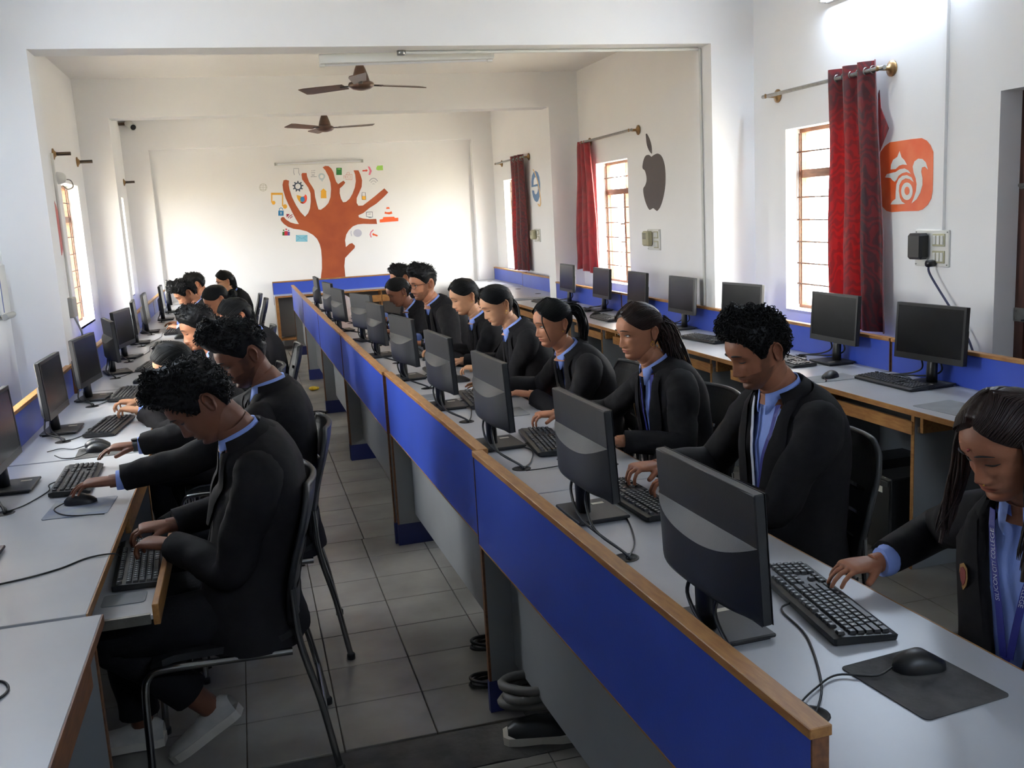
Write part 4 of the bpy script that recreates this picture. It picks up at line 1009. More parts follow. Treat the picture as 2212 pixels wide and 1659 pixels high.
def head_pt(phi, z, off=0., fem=False, feat=True):
    xf, xb, w_ = _t(z, TF), _t(z, TB), _t(z, TW)
    if fem: w_ *= interp(z, [-.08, 0.], [.945, .98]); xf -= .003*interp(z, [-.09, -.075], [1, 0])
    cx = xb+.46*(xf-xb); c, s = math.cos(phi), math.sin(phi); n = 2/2.35
    A = (xf-cx) if c > 0 else (cx-xb)
    x = cx+A*math.copysign(abs(c)**n, c); y = w_*math.copysign(abs(s)**n, s)
    if feat and c > 0:
        ay = abs(y); k = c**.5
        nz = interp(z, [-.060, -.054, -.048, -.042, -.034, -.02, -.004, .012, .02], [0, .007, .019, .0235, .0205, .0135, .007, .002, 0])*(.92 if fem else 1.05)
        nwid = interp(z, [-.056, -.046, -.034, -.01, .015], [.016, .0135, .0105, .0085, .010])
        x += nz*math.exp(-(y/nwid)**2)
        x += .0075*gs(ay, .0135, .0065)*gs(z, -.0475, .0065)
        x -= .0105*gs(ay, .031, .017)*gs(z, .000, .0125)*k
        x += .0060*gs(ay, .031, .0125)*gs(z, -.001, .0075)
        x += .0035*gs(ay, .028, .022)*gs(z, .018, .007)
        x += .0045*gs(ay, .044, .016)*gs(z, -.026, .016)
        x += .0050*gs(ay, 0, .021)*(gs(z, -.0635, .0035)+1.1*gs(z, -.0735, .004))
        x -= .0035*gs(ay, 0, .024)*gs(z, -.0685, .0022)
        x -= .003*gs(ay, 0, .02)*gs(z, -.083, .005)
        x += .0045*gs(ay, 0, .018)*gs(z, -.097, .009)
    if off:
        d = nrm((x-.0, y, z-.0)); x, y, z = x+d[0]*off, y+d[1]*off, z+d[2]*off
    return (x, y, z)
HPHI = [math.copysign(abs(t)**1.35, t)*math.pi for t in np.linspace(-1, 1, 57)[:-1]]
HRZ = sorted(set([round(v, 4) for v in list(np.linspace(-.118, -.09, 6))+list(np.linspace(-.088, -.036, 20))+list(np.linspace(-.033, .024, 17))+list(np.linspace(.03, .112, 15))]))
def skin_head(fem, beard):
    """vertices, faces and pigment of head with ears"""
    v, f, c = [], [], []; n = len(HPHI)
    for z in HRZ:
        for p in HPHI:
            q = head_pt(p, z, fem=fem); v.append(q)
            t = (1., 1., 1.); ay = abs(q[1]); front = math.cos(p) > .55
            if front:
                lw = .024*(1-((z+.0685)/.0105)**2) if abs(z+.0685) < .0105 else 0
                if ay < lw: t = (.92, .66, .66) if fem else (.80, .62, .60)
                if abs(z+.0685) < .0018 and ay < .024: t = (.45, .32, .32)  # darker line where the lips meet
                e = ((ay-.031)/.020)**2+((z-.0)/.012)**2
                if e < 1: t = tuple(a*(.80+.2*e) for a in t)  # darker towards the middle of each eye socket
            if beard:
                jaw = z < -.050-.030*max(0, 1-ay/.05)*.4 and math.cos(p) > -.15
                side = z < .0 and .02 < math.cos(p) < .38
                mous = front and -.0635 < z < -.0515 and ay < .030
                chin = front and z < -.080
                if (jaw and not (front and abs(z+.0685) < .011 and ay < .026)) or side or mous or chin:
                    b = beard*(.75+.25*noise.noise((q[0]*60, q[1]*60, q[2]*60)))
                    t = tuple(a*(1-b)+b*.16 for a in t)
            c.append(t)
    for i in range(len(HRZ)-1):
        for k in range(n): f.append((i*n+k, i*n+(k+1) % n, (i+1)*n+(k+1) % n, (i+1)*n+k))
    f.append(tuple(range(n))[::-1]); f.append(tuple((len(HRZ)-1)*n+k for k in range(n)))
    for s in (-1, 1):                             # ears
        o = len(v); na, nr = 18, 6
        R_ = rotz(-s*math.radians(24))
        base = np.array(head_pt(s*math.radians(97), -.010, feat=False))
        for j in range(nr):
            r = (j+.0)/(nr-1)
            for a in range(na):
                t = 2*math.pi*a/na
                ex, ez = .0165*math.cos(t)*(1.05 if math.sin(t) > 0 else .78), .031*math.sin(t)
                h = [.002, .000, .003, .0115, .0085, -.007][j]
                p = np.array([ex*[0.02, .4, .7, .9, 1, .9][j]-.004*math.sin(t), s*h, ez*[0.02, .4, .7, .9, 1, .9][j]])
                v.append(tuple(base+np.array([-.006, s*.003, 0])+R_ @ p)); c.append((.95, .88, .86))
        for j in range(nr-1):
            for a in range(na):
                q = (o+j*na+a, o+j*na+(a+1) % na, o+(j+1)*na+(a+1) % na, o+(j+1)*na+a); f.append(q if s < 0 else q[::-1])
    return v, f, c
_headcache = {}
def get_head(fem, beard):
    k = (fem, round(beard, 2))
    if k not in _headcache: _headcache[k] = skin_head(fem, beard)
    return _headcache[k]

# --- hands: right hand, wrist at the origin, fingers along +x, palm down, thumb on +y
def remeshed(mb, vox, smooth=6):
    me = mb.mesh('tmp', M_black); o = bpy.data.objects.new('tmp', me); col.objects.link(o)
    m = o.modifiers.new('r', 'REMESH'); m.mode = 'VOXEL'; m.voxel_size = vox
    s = o.modifiers.new('s', 'SMOOTH'); s.factor = .5; s.iterations = smooth
    dg = bpy.context.evaluated_depsgraph_get(); ev = o.evaluated_get(dg); em = ev.to_mesh()
    v = [tuple(p.co) for p in em.vertices]; f = [tuple(p.vertices) for p in em.polygons]
    ev.to_mesh_clear(); bpy.data.objects.remove(o); bpy.data.meshes.remove(me)
    return v, f
def hand_template(curl, spread, thumb):
    mb = MB(); rings = []
    for x, hw, ht, z in ((-.05, .024, .020, 0), (-.02, .0245, .0195, 0), (.0, .026, .018, .001), (.03, .035, .0165, .003), (.06, .040, .015, .005), (.085, .041, .0125, .006), (.096, .036, .009, .005)):
        rings.append([(x, hw*math.copysign(abs(math.cos(t))**.8, math.cos(t)), z+ht*math.copysign(abs(math.sin(t))**.8, math.sin(t))) for t in [2*math.pi*k/18 for k in range(18)]])
    mb.loft(rings)
    nails = []
    for k, (y, L, r, x0) in enumerate(((.0285, .074, .0086, .086), (.0095, .083, .0089, .091), (-.0095, .077, .0085, .088), (-.0275, .061, .0074, .080))):
        a = spread*(1.5-k)/1.5; p = np.array([x0-.012, y, .005]); pts = [p.copy()]; rr = [r*1.05]
        ang = 0
        for seg, da in ((.16, curl[0]*.4), (.30, curl[0]*.6), (.29, curl[1]), (.25, curl[2])):
            ang += da*(1+.06*k)
            d = np.array([math.cos(ang)*math.cos(a), math.cos(ang)*math.sin(a), -math.sin(ang)])
            for h in (0, 1): p = p+d*L*seg/2; pts.append(p.copy()); rr.append(r*(1-.035*len(pts)))
        p = p+d*.004; pts.append(p.copy()); rr.append(r*.32)
        mb.tube(pts, rr, 10, flat=.92)
        nails.append((pts[-2]+np.array([0, 0, 1])*0, d))
    tp = [np.array([.012, .020, -.004]), np.array([.032, .037, -.008])]; d = nrm(thumb); q = tp[-1]
    for L in (.02, .016, .014): q = q+d*L; d = nrm(d+np.array([.12, -.05, -.05])); tp.append(q)
    tp.append(q+d*.004)
    mb.tube(tp, [.014, .0125, .0105, .0098, .0088, .003], 10, flat=.9)
    return remeshed(mb, .0027, 5)
HANDS = {'type': hand_template((.35, .75, .55), .16, (.75, .45, -.35)), 'flat': hand_template((.22, .38, .30), .18, (.72, .55, -.25)), 'point': hand_template((.05, .25, .25), .20, (.6, .7, -.2))}

# --- hair
def hairline(phi, style):
    a = abs(math.degrees(phi))
    if style == 'man': return interp(a, [0, 28, 42, 56, 64, 70, 82, 88, 98, 110, 122, 140, 180], [.066, .064, .058, .040, .018, -.012, -.014, .012, .026, .012, -.035, -.062, -.066])
    if style == 'fade': return interp(a, [0, 30, 45, 60, 68, 80, 88, 98, 112, 125, 140, 180], [.064, .062, .055, .040, .024, .000, .004, .030, .026, -.010, -.040, -.046])
    return interp(a, [0, 12, 30, 48, 62, 76, 88, 102, 113, 126, 145, 180], [.076, .072, .061, .045, .028, .012, .010, .014, -.022, -.066, -.084, -.090])
def hair_cap(rnd, style, top, side, front, amp, freq, fem, part=0., spec_ramp=.3):
    """dense scalp shell; returns grid verts/faces"""
    nz, n = 24, 72; v, f = [], []
    for i in range(nz+1):
        for k in range(n):
            phi = -math.pi+2*math.pi*k/n; h0 = hairline(phi, style); u = i/nz
            z = h0+(.1115-h0)*(u**.85)
            e = min(1, u/spec_ramp)**.8
            zz = max(0, (z-.03)/.08)
            fr = max(0, math.cos(phi))**2
            th = side+(top-side)*min(1, zz)**.8+front*fr*min(1, max(0, (z-.05)/.05))
            p = head_pt(phi, z, 0, fem, feat=False)
            nn = nrm((p[0]+.01, p[1], max(p[2], -.02)*1.15))
            t = th*e+.0012
            q = np.array(p)+nn*t+np.array([front*.35*fr*e, 0, 0])
            w_ = amp*e*(noise.noise((q[0]*freq+rnd, q[1]*freq, q[2]*freq))+.5*noise.noise((q[0]*freq*2.3, q[1]*freq*2.3+rnd, q[2]*freq*2.3)))
            if part and abs(q[1]-.0) < .006 and q[0] > -.06 and z > .06: w_ -= .004
            v.append(tuple(q+nn*w_))
    for i in range(nz):
        for k in range(n): f.append((i*n+k, i*n+(k+1) % n, (i+1)*n+(k+1) % n, (i+1)*n+k))
    f.append(tuple(nz*n+k for k in range(n)))
    return v, f
def hair_mesh(spec, fem, rng, RT_=np.eye(3)):
    """all hair of one head in head coordinates"""
    st = spec.get('style', 'man'); mb = MB()
    v, f = hair_cap(rng.random()*50, st, spec.get('top', .022), spec.get('side', .007), spec.get('front', .0), spec.get('amp', .005), spec.get('freq', 55), fem, spec.get('part', 0), spec.get('ramp', .3))
    mb.add(v, f, smooth=True)
    n, nz = 72, 24
    for _ in range(spec.get('curls', 0)):         # short curls standing off the shell
        i = rng.randrange(int(nz*spec.get('curl_from', .35)), nz); k = rng.randrange(n)
        p = np.array(v[i*n+k]); nn = nrm(p-np.array([0, 0, -.02])); t = nrm(np.cross(nn, (rng.uniform(-1, 1), rng.uniform(-1, 1), rng.uniform(-1, 1)))); b = np.cross(nn, t)
        r = rng.uniform(.003, .0075); L = rng.uniform(2.5, 5.5); pts = []
        for q in range(7):
            a = L*q/6; pts.append(p+nn*(.001+r*(1-math.cos(a))*.8)+t*r*math.sin(a)+b*.0018*q)
        mb.tube(pts, [.0016]*5+[.0013, .0005], 4, caps=False)
    if 'tail' in spec:                            # strands drawn back to the tie point
        tie = np.array(spec['tail'][0])
        for s in (-1, 1):
            for q in range(44):
                a0 = math.radians(5+q*2.15+rng.uniform(-.8, .8)); pts = []
                z0 = hairline(a0, st)+.004
                for j in range(11):
                    t = j/10; ph = a0+(math.radians(172)-a0)*t; z = z0+(tie[2]-z0)*t+(.040+.03*math.cos(a0))*math.sin(math.pi*t)*(1-q/66)
                    z = max(min(z, .1115), hairline(ph, st)+.002)
                    pts.append(np.array(head_pt(s*ph, z, spec.get('side', .007)+.004+.010*max(0, (z-.03)/.08)*spec.get('top', .02)/.02, fem, feat=False)))
                r_ = rng.uniform(.0014, .0026); mb.tube(pts, [.0010]+[r_]*9+[.0016], 5)
        for path, r0, r1, cnt, wav in spec['tail'][1]:
            p0_ = np.array(path[0]); P = spline([p0_+RT_ @ (np.array(q)-p0_) for q in path], 6); m = len(P)
            fr_ = []                              # soft mass of the lock, then fine strands over it
            for j, p in enumerate(P):
                th = nrm(P[min(j+1, m-1)]-P[max(j-1, 0)]); a = nrm(np.cross(th, (0, 1, 0.01))); fr_.append((a, np.cross(th, a)))
            i0 = len(mb.v); mr = [(r0*(1-j/(m-1))+r1*j/(m-1))*(.62 if j else .25)*(1-.75*max(0, j/(m-1)-.55)/.45) for j in range(m)]
            mb.tube(P, mr, 14)
            for i in range(i0, len(mb.v)):
                q = np.array(mb.v[i]); n_ = noise.noise((q[0]*70, q[1]*70, q[2]*9)); mb.v[i] = tuple(q+np.array([n_, n_, 0])*r0*.22)
            for c in range(int(cnt*1.5)):
                a0, rad, ph = rng.random()*6.28, rng.uniform(.45, .95), rng.random()*6; e_ = rng.uniform(.8, 1.)
                pts, rr = [], []
                M_n = max(4, int(m*e_))
                for j in range(M_n):
                    u = j/(m-1); sp = r0*(1-u)+r1*u; a, b = fr_[j]; an = a0+.5*math.sin(ph+u*6)
                    if u > .6: sp *= 1-.5*(u-.6)/.4
                    pts.append(P[j]+a*(math.cos(an)*sp*rad+wav*u*math.sin(ph+u*13)*.6)+b*(math.sin(an)*sp*rad+wav*u*math.cos(ph*1.7+u*11)*.6)); rr.append(.0022+.0012*(1-u))
                rr[-1] = .0005; rr[0] = .001
                mb.tube(pts, rr, 5, caps=False)
    for path, r in spec.get('locks', []):
        P = spline(path, 5); mb.tube(P, [r*(1-.75*j/(len(P)-1)) for j in range(len(P))], 6)
    return mb

# --- body proportions of the seated figure, sections along the spine: s, half width, front, back
SEC = [(0, .205, .125, .145), (.12, .200, .140, .145), (.30, .176, .128, .128), (.50, .182, .132, .122), (.68, .196, .132, .120), (.80, .200, .118, .114), (.875, .190, .100, .104), (.925, .158, .084, .092), (.965, .112, .070, .078), (1.0, .078, .062, .064)]
def sec(s, k): return interp(s, [a[0] for a in SEC], [a[k] for a in SEC])
class Torso:
    def __init__(t, N, scale, hunch=.02):
        N = np.array(N); z0 = .435
        P = [(-.005, 0, z0), (-.01, N[1]*.05, z0+.20*(N[2]-z0)), (.22*N[0]-hunch, N[1]*.3, z0+.48*(N[2]-z0)), (.62*N[0]-hunch*1.3, N[1]*.7, z0+.78*(N[2]-z0)), tuple(N)]
        t.P = np.array(spline(P, 12)); d = np.r_[0, np.cumsum(np.linalg.norm(np.diff(t.P, axis=0), axis=1))]; t.u = d/d[-1]; t.k = scale
    def c(t, s): return np.array([np.interp(s, t.u, t.P[:, i]) for i in range(3)])
    def frame(t, s):
        T = nrm(t.c(min(1, s+.03))-t.c(max(0, s-.03))); B = np.array([0, 1., 0]); B = nrm(B-T*(B@T)); return T, B, np.cross(B, T)
    def pt(t, s, th, off=0., hwk=1.):
        T, B, F_ = t.frame(s); c, q = math.cos(th), math.sin(th); n = 2/2.3
        w_, df, db = sec(s, 1)*t.k*hwk+off, sec(s, 2)*t.k+off, sec(s, 3)*t.k+off
        return t.c(s)+B*w_*math.copysign(abs(q)**n, q)+F_*(df if c > 0 else db)*math.copysign(abs(c)**n, c)
    def theta(t, s, y):
        w_ = sec(s, 1)*t.k; return math.asin(min(1, max(0, y/w_))**(2.3/2))

def ik(S, W, up, fore, pole):
    d = W-S; L = np.linalg.norm(d); L2 = min(L, (up+fore)*.995); n = d/L
    if L > L2: W = S+n*L2; L = L2
    a = (up*up-fore*fore+L*L)/(2*L); h = math.sqrt(max(0, up*up-a*a))
    p = np.array(pole, float); p = nrm(p-n*(p@n)); return S+n*a+p*h, W

M_blazer = mat('blazer_wool', (30, 28, 29), .8, var=.12, vscale=40, bump=.07, bscale=420, sheen=.0, spec=.12)
M_trouser = mat('trouser_cloth', (22, 21, 23), .85, var=.1, vscale=30, bump=.15, bscale=120, spec=.2)
M_shirt = mat('blue_shirt', (136, 160, 228), .75, var=.05, vscale=20, bump=.1, bscale=200)
M_hair = mat('black_hair', (12, 11, 11), .5, var=.25, vscale=90, bump=.15, bscale=140, spec=.22)
M_hair2 = mat('brown_black_hair', (26, 17, 14), .42, rgb2=(44, 26, 20), vscale=9, bump=.15, bscale=140, spec=.25)
M_brow = mat('brow_black', (16, 13, 12), .6)
M_gold = mat('gold', (212, 164, 72), .3, metal=.9)
M_rib = mat('lanyard_blue', (40, 44, 128), .55)
M_rib2 = mat('lanyard_white', (196, 200, 214), .6)
M_eye = mat('eye_dark', (20, 14, 12), .2)
SKINS = {0: (148, 96, 70), 1: (172, 117, 87), 2: (198, 147, 112), 3: (114, 73, 54)}
M_skin = {k: mat('skin_%d' % k, c, .5, var=.05, vscale=25, bump=.05, bscale=220, attr='skin_tint', spec=.35, sss=.12) for k, c in SKINS.items()}

def wrinkle(mb, i0, amp, fr, seed):
    for i in range(i0, len(mb.v)):
        x, y, z = mb.v[i]; n_ = amp*noise.noise((x*fr+seed, y*fr, z*fr*.7))
        mb.v[i] = (x+n_, y+n_*.6, z+n_*.3)

def person(label, head, yaw, pel, hyaw=0., hpitch=.25, hroll=0., fem=False, skin=1, hair=None, beard=0., hands=None, open_s=.36, open_w=.075, lanyard=None, crest=False, glasses=False, earring=False, nose_stud=False, watch=None, cuff=('L', 'R'), legs=None, scale=1., hairmat=None, hunch=.03, shoe='black', buttoned=False, poles=None, bindi=False, eyes=False):
    rng = random.Random(hash(label) % 9999 if False else len(label)*131+int(head[1]*1000))
    root = thing('person', (pel[0], pel[1], 0), yaw, label, 'person')
    Ri = rotz(-yaw); o3 = np.array([pel[0], pel[1], 0.])
    loc = lambda p: Ri @ (np.array(p, float)-o3)
    Hc = loc(head); HR = rotz(hyaw) @ roty(hpitch) @ rotx(hroll)
    k = scale*(.95 if fem else 1.06)
    nb = Hc+HR @ np.array([-.030, 0, -.085])      # where skull meets neck
    N = nb+np.array([-.033, 0, -.056]); N[1] *= .9
    T = Torso(N, k, hunch); nk = .93 if fem else 1.08
    # ---- skin: head, neck, hands, plus the covered trunk and limbs as one mesh
    hv, hf, hc = get_head(fem, beard)
    body = MB(); colr = []
    def addc(v, f, c, smooth=True):
        body.add(v, f, smooth=smooth)
        colr.extend(c if isinstance(c, list) else [c]*len(v))
    addc([tuple(Hc+HR @ (np.array(p)*(.97 if fem else 1.))) for p in hv], hf, list(hc))
    def tubec(pts, r, n_=14, flat=1., c=(1, 1, 1)):
        i0 = len(body.v); body.tube(pts, r, n_, flat=flat); colr.extend([c]*(len(body.v)-i0))
    a_, b_ = nb+HR @ np.array([.006, 0, .05]), N+np.array([0, 0, -.05])
    tubec(spline([a_, nb+HR @ np.array([.008, 0, -.01]), N*.5+nb*.5+np.array([.008, 0, 0]), N+np.array([.004, 0, .0]), b_], 4), [.050*nk]*4+[.052*nk]*4+[.055*nk]*4+[.061*nk]*4+[.07], 18)
    rings = [[T.pt(s, 2*math.pi*q/20, -.03) for q in range(20)] for s in np.linspace(.02, .95, 10)]
    body.loft(rings); colr.extend([(1, 1, 1)]*200)
    # ---- arms
    hands = hands or {}
    arms = {}
    for sd, sg in (('L', 1), ('R', -1)):
        Tt, B, F_ = T.frame(.83); S = T.c(.835)+B*sg*.168*k+F_*.005
        h = hands.get(sd)
        if h is None: W = np.array([.22, sg*.12, .625]); fd = np.array([1., -sg*.3, -.2]); kind = 'flat'
        else:
            W0 = loc(h[0]); kind = h[1] if len(h) > 1 else 'type'
            fd = nrm(Ri @ np.array(h[2], float)) if len(h) > 2 else None
            if fd is None: q = W0-S; q[2] = 0; fd = nrm(q)
            W = W0-fd*.085+np.array([0, 0, .024])
        dS = W-S; dl = np.linalg.norm(dS)
        if dl > .48*k: S = S+dS/dl*min(.07, dl-.48*k)
        pole = np.array((poles or {}).get(sd, (-.45, sg*.75, -.75)))
        E_, W = ik(S, W, .275*k, .255*k, pole)
        fa = nrm(W-E_)
        fwd = nrm(.65*fd+.35*fa) if h is not None else nrm(fd)
        fwd = nrm((fwd[0], fwd[1], max(-.45, min(.2, fwd[2]*.6))))
        up_ = np.array([0, 0, 1.]); y_ = nrm(np.cross(up_, fwd)); z_ = np.cross(fwd, y_)
        tl = (h[3] if h is not None and len(h) > 3 else 0.)
        y2 = y_*math.cos(tl)+z_*math.sin(tl); z2 = np.cross(fwd, y2)
        M_ = np.array([fwd, y2*(1 if sd == 'R' else -1), z2]).T
        tv, tf = HANDS[kind]; ks = .93 if fem else 1.02
        addc([tuple(W+M_ @ (np.array(p)*ks)) for p in tv], [f if sd == 'R' else f[::-1] for f in tf], (1, 1, 1))
        tubec([E_, E_*.5+W*.5, W-fwd*.03, W+fwd*.012], [.038, .034, .026, .024], 12)
        tubec([S, S*.5+E_*.5, E_], [.045, .042, .038], 12)
        arms[sd] = (S, E_, W, fwd, y2, z2)
    # ---- legs
    legs = legs or {}
    legp = {}
    for sd, sg in (('L', 1), ('R', -1)):
        K, A, fdir = legs.get(sd, ((.41, sg*.115, .515), (.37, sg*.12, .095), (1, sg*.12, 0)))
        hip = np.array([.0, sg*.088, .515]); K = np.array(K); A = np.array(A); legp[sd] = (hip, K, A, nrm(fdir))
        tubec([hip, hip*.5+K*.5, K, K*.5+A*.5, A], [.06, .055, .05, .045, .036], 12, c=(.8, .8, .8))
    o = body.build('body', M_skin[skin], root)
    at = o.data.color_attributes.new('skin_tint', 'FLOAT_COLOR', 'POINT')
    at.data.foreach_set('color', np.array([list(c)+[1.] for c in colr], dtype=np.float32).ravel())
    # ---- brows, lashes, small face things
    for s in (-1, 1):
        P = []
        for j in range(7):
            y = s*(.012+.036*j/6); z = .0215+.0035*math.sin(math.pi*j/6*.9)-(.004*(j/6)**2); ph = math.asin(min(.98, abs(y)/.078))*s
            q = min((head_pt(ph+d, z, .0, fem) for d in np.linspace(-.35, .35, 29)), key=lambda p: abs(p[1]-y)); P.append(Hc+HR @ (np.array(q)+np.array([.0008, 0, 0])))
        MB().tube(P, [.0018, .0036, .004, .0037, .0032, .0024, .001] if not fem else [.001, .0024, .0027, .0025, .0022, .0016, .0008], 6, flat=.8).build('eyebrow', M_brow, root)
        P = []
        for j in range(7):
            y = s*(.0185+.027*j/6); z = (-.0035-.0035*math.sin(math.pi*j/6)+.001*j/6) if not eyes else (-.0015+.0042*math.sin(math.pi*j/6)+.001*j/6)
            q = min((head_pt(s*math.asin(min(.98, abs(y)/.078))+d, z, .0, fem) for d in np.linspace(-.35, .35, 29)), key=lambda p: abs(p[1]-y)); P.append(Hc+HR @ (np.array(q)+np.array([.0012, 0, 0])))
        MB().tube(P, [.0006, .0013, .0017, .0019, .0017, .0014, .0006], 6).build('eyelashes', M_brow, root)
    fp = lambda y, z, off=.0: Hc+HR @ (np.array(min((head_pt(a, z, 0, fem) for a in np.linspace(-1.5, 1.5, 121)), key=lambda p: abs(p[1]-y)))+np.array([off, 0, 0]))
    if eyes:
        for s in (-1, 1):
            c = fp(s*.031, -.0015, -.0022); mb = MB(); mb.sphere((0, 0, 0), (.0048, .0118, .0046), 12, 8)
            mb.v = [tuple(c+HR @ np.array(q)) for q in mb.v]; ey = mb.build('eye', mat('eye_white', (196, 188, 178), .3), root)
            mb = MB(); mb.sphere((.0022, 0, -.0006), (.0034, .0046, .0044), 10, 8); mb.v = [tuple(c+HR @ np.array(q)) for q in mb.v]; mb.build('iris', M_eye, ey)
    if bindi: MB().sphere(fp(.0, .034), .0035, 8, 6).build('forehead_mark', mat('bindi_red', (110, 24, 24), .6), root)
    if nose_stud: MB().sphere(fp(.0145, -.046, .002), .0022, 8, 6).build('nose_stud', M_gold, root)
    if earring:
        for s in (-1, 1):
            e = np.array(head_pt(s*math.radians(95), -.043, feat=False)); e = Hc+HR @ (e+np.array([-.002, s*.008, 0]))
            mb = MB(); mb.sphere(e, .0042, 8, 6)
            if earring == 'hoop': mb.tube([e+np.array([.008*math.sin(a), 0, -.010+.009*math.cos(a)]) for a in np.linspace(0, 6.28, 13)], .0014, 5, caps=False)
            mb.build('earring', M_gold, root)
    if glasses:
        g = MB(); XF = .098
        for s in (-1, 1):
            g.tube([Hc+HR @ np.array([XF-.012*abs(math.cos(a)*.023*s+s*.033-0)/.05, s*.033+.023*math.cos(a), -.002+.019*math.sin(a)]) for a in np.linspace(0, 6.283, 21)], .0014, 6, caps=False)
            g.tube([Hc+HR @ np.array(p) for p in ((XF-.014, s*.056, .004), (.03, s*.074, .004), (-.015, s*.079, .0))], .0014, 6)
        g.tube([Hc+HR @ np.array(p) for p in ((XF, -.010, .002), (XF+.001, 0, .005), (XF, .010, .002))], .0014, 6)
        g.build('spectacles', M_black, root)
    # ---- hair
    hm = hair_mesh(hair or {}, fem, rng, (roty(hpitch) @ rotx(hroll)).T)
    kk = .97 if fem else 1.
    hm.v = [tuple(Hc+HR @ (np.array(p)*kk)) for p in hm.v]
    hm.build('hair', hairmat or M_hair, root)
    # ---- shirt
    sh = MB(); ss = list(np.linspace(.05, .985, 26))
    sh.loft([[T.pt(s, 2*math.pi*q/36, -.012-.022*max(0, (s-.72)/.26)) for q in range(36)] for s in ss], caps=False); wrinkle(sh, 0, .006, 22, 3.1)
    shirt = sh.build('shirt', M_shirt, root)
    co = MB(); Tt, B, F_ = T.frame(.985); cN = N+np.array([.002, 0, -.004]); prof = []
    for q in range(29):
        a = math.radians(14+332*q/28); dr = B*math.sin(a)+F_*math.cos(a); fr = max(0, math.cos(a))**2.0
        up_ = Tt; tip = max(0, 1-abs(min(math.radians(14+332*q/28), math.radians(360-14-332*q/28)+0)-math.radians(16))/math.radians(34)) if (q < 5 or q > 23) else 0
        prof.append([cN+dr*.066+up_*(-.018), cN+dr*.062+up_*(.018-.010*fr), cN+dr*(.064+.002)+up_*(.022-.010*fr), cN+dr*(.068+.008*fr+.022*tip)+up_*(-.006-.044*tip), cN+dr*(.066+.008*fr+.020*tip)+up_*(-.010-.044*tip)])
    co.loft(prof, closed=False, caps=False); co.build('collar', M_shirt, shirt)
    for sd, (S, E_, W, fwd, y2, z2) in arms.items():
        if sd in cuff:
            cf = MB(); a0 = W-nrm(W-E_)*.055
            cf.tube(spline([a0, W-fwd*.03, W-fwd*.012], 3), [.035, .036, .036, .037, .037, .0365, .036], 16); cf.build('cuff', M_shirt, shirt)
    # ---- blazer
    bz = MB(); n_ = 46; ss = list(np.linspace(-.0, .975, 34)); rows = []
    gap = lambda s: open_w*k*max(0., min(1., (s-open_s)/(1.-open_s)))**.85 if not buttoned else open_w*k*max(0., (s-open_s)/(1.-open_s))
    for s in ss:
        g = max(.010, T.theta(s, gap(s))); row = [T.pt(s, g, -.010)]
        for q in range(n_+1):
            th = g+(2*math.pi-2*g)*q/n_
            row.append(T.pt(s, th, .010+(.016*max(0, 1-s/.12) if s < .12 else 0)))
        row.append(T.pt(s, 2*math.pi-g, -.010)); rows.append(row)
    bz.loft(rows, closed=False, caps=False); wrinkle(bz, 0, .011, 13, 7.7); wrinkle(bz, 0, .004, 38, 1.7)
    for sg in (1, -1):                            # lapels and collar roll
        lp = []
        for s in np.linspace(max(open_s+.02, .2), .985, 16):
            u = (s-open_s)/(1-open_s); w_ = (.012+.060*math.sin(math.pi*min(1, u*.9+.08))**.8)*k
            ths = [T.theta(s, gap(s)+q*w_) for q in (-.02, .35, .7, 1.)]
            lp.append([T.pt(s, sg*th, .018+e) for th, e in zip(ths, (0, .006, .006, .001))])
        bz.loft(lp, closed=False, caps=False)
    cb = []
    for q in range(15):                           # collar behind the neck
        a = math.radians(58+244*q/14); dr = B*math.sin(a)+F_*math.cos(a)
        cb.append([cN+dr*.078+Tt*(-.02), cN+dr*.075+Tt*.008, cN+dr*.081+Tt*.012, cN+dr*.108+Tt*(-.032)])
    bz.loft(cb, closed=False, caps=False)
    for sd, sg in (('L', 1), ('R', -1)):
        S, E_, W, fwd, y2, z2 = arms[sd]; Tt2, B2, F2 = T.frame(.84); i0 = len(bz.v)
        fa = nrm(W-E_); end = W-fa*(.040 if sd in cuff else .018)
        cl = [S-B2*sg*.085+np.array([0, 0, .004]), S-B2*sg*.02+np.array([0, 0, .004]), S+(E_-S)*.22+B2*sg*.012, S*.45+E_*.55, E_+nrm(E_-(S+W)/2)*.004, E_*.5+end*.5, end]
        P = spline(cl, 6); m = len(P); rr = []
        for j in range(m): rr.append(interp(j/(m-1), [0, .15, .30, .5, .66, .82, 1], [.060, .076, .072, .061, .057, .052, .046])*k)
        bz.tube(P, rr, 18); wrinkle(bz, i0, .010, 24, 2.2+sg); wrinkle(bz, i0, .005, 60, 5.2)
    # tails over the seat
    bz.build('blazer', M_blazer, root)
    # ---- trousers and shoes
    tr_ = MB(); tr_.sphere((.0, 0, .535), (.15*k, .185*k, .095), 20, 12)
    for sd, sg in (('L', 1), ('R', -1)):
        hip, K, A, fd = legp[sd]; i0 = len(tr_.v)
        end = A+(K-A)*(.10 if sd not in (legs or {}) or A[2] < .12 else .22)
        tr_.tube(spline([hip+np.array([-.05, 0, .0]), hip*.6+K*.4+np.array([0, 0, .005]), K+np.array([.0, 0, .0]), K*.5+end*.5, end], 6), [interp(j/24, [0, .25, .5, .62, 1], [.095, .088, .068, .062, .060])*k for j in range(25)], 16); wrinkle(tr_, i0, .008, 22, 4.4+sg)
    tr_.build('trousers', M_trouser, root)
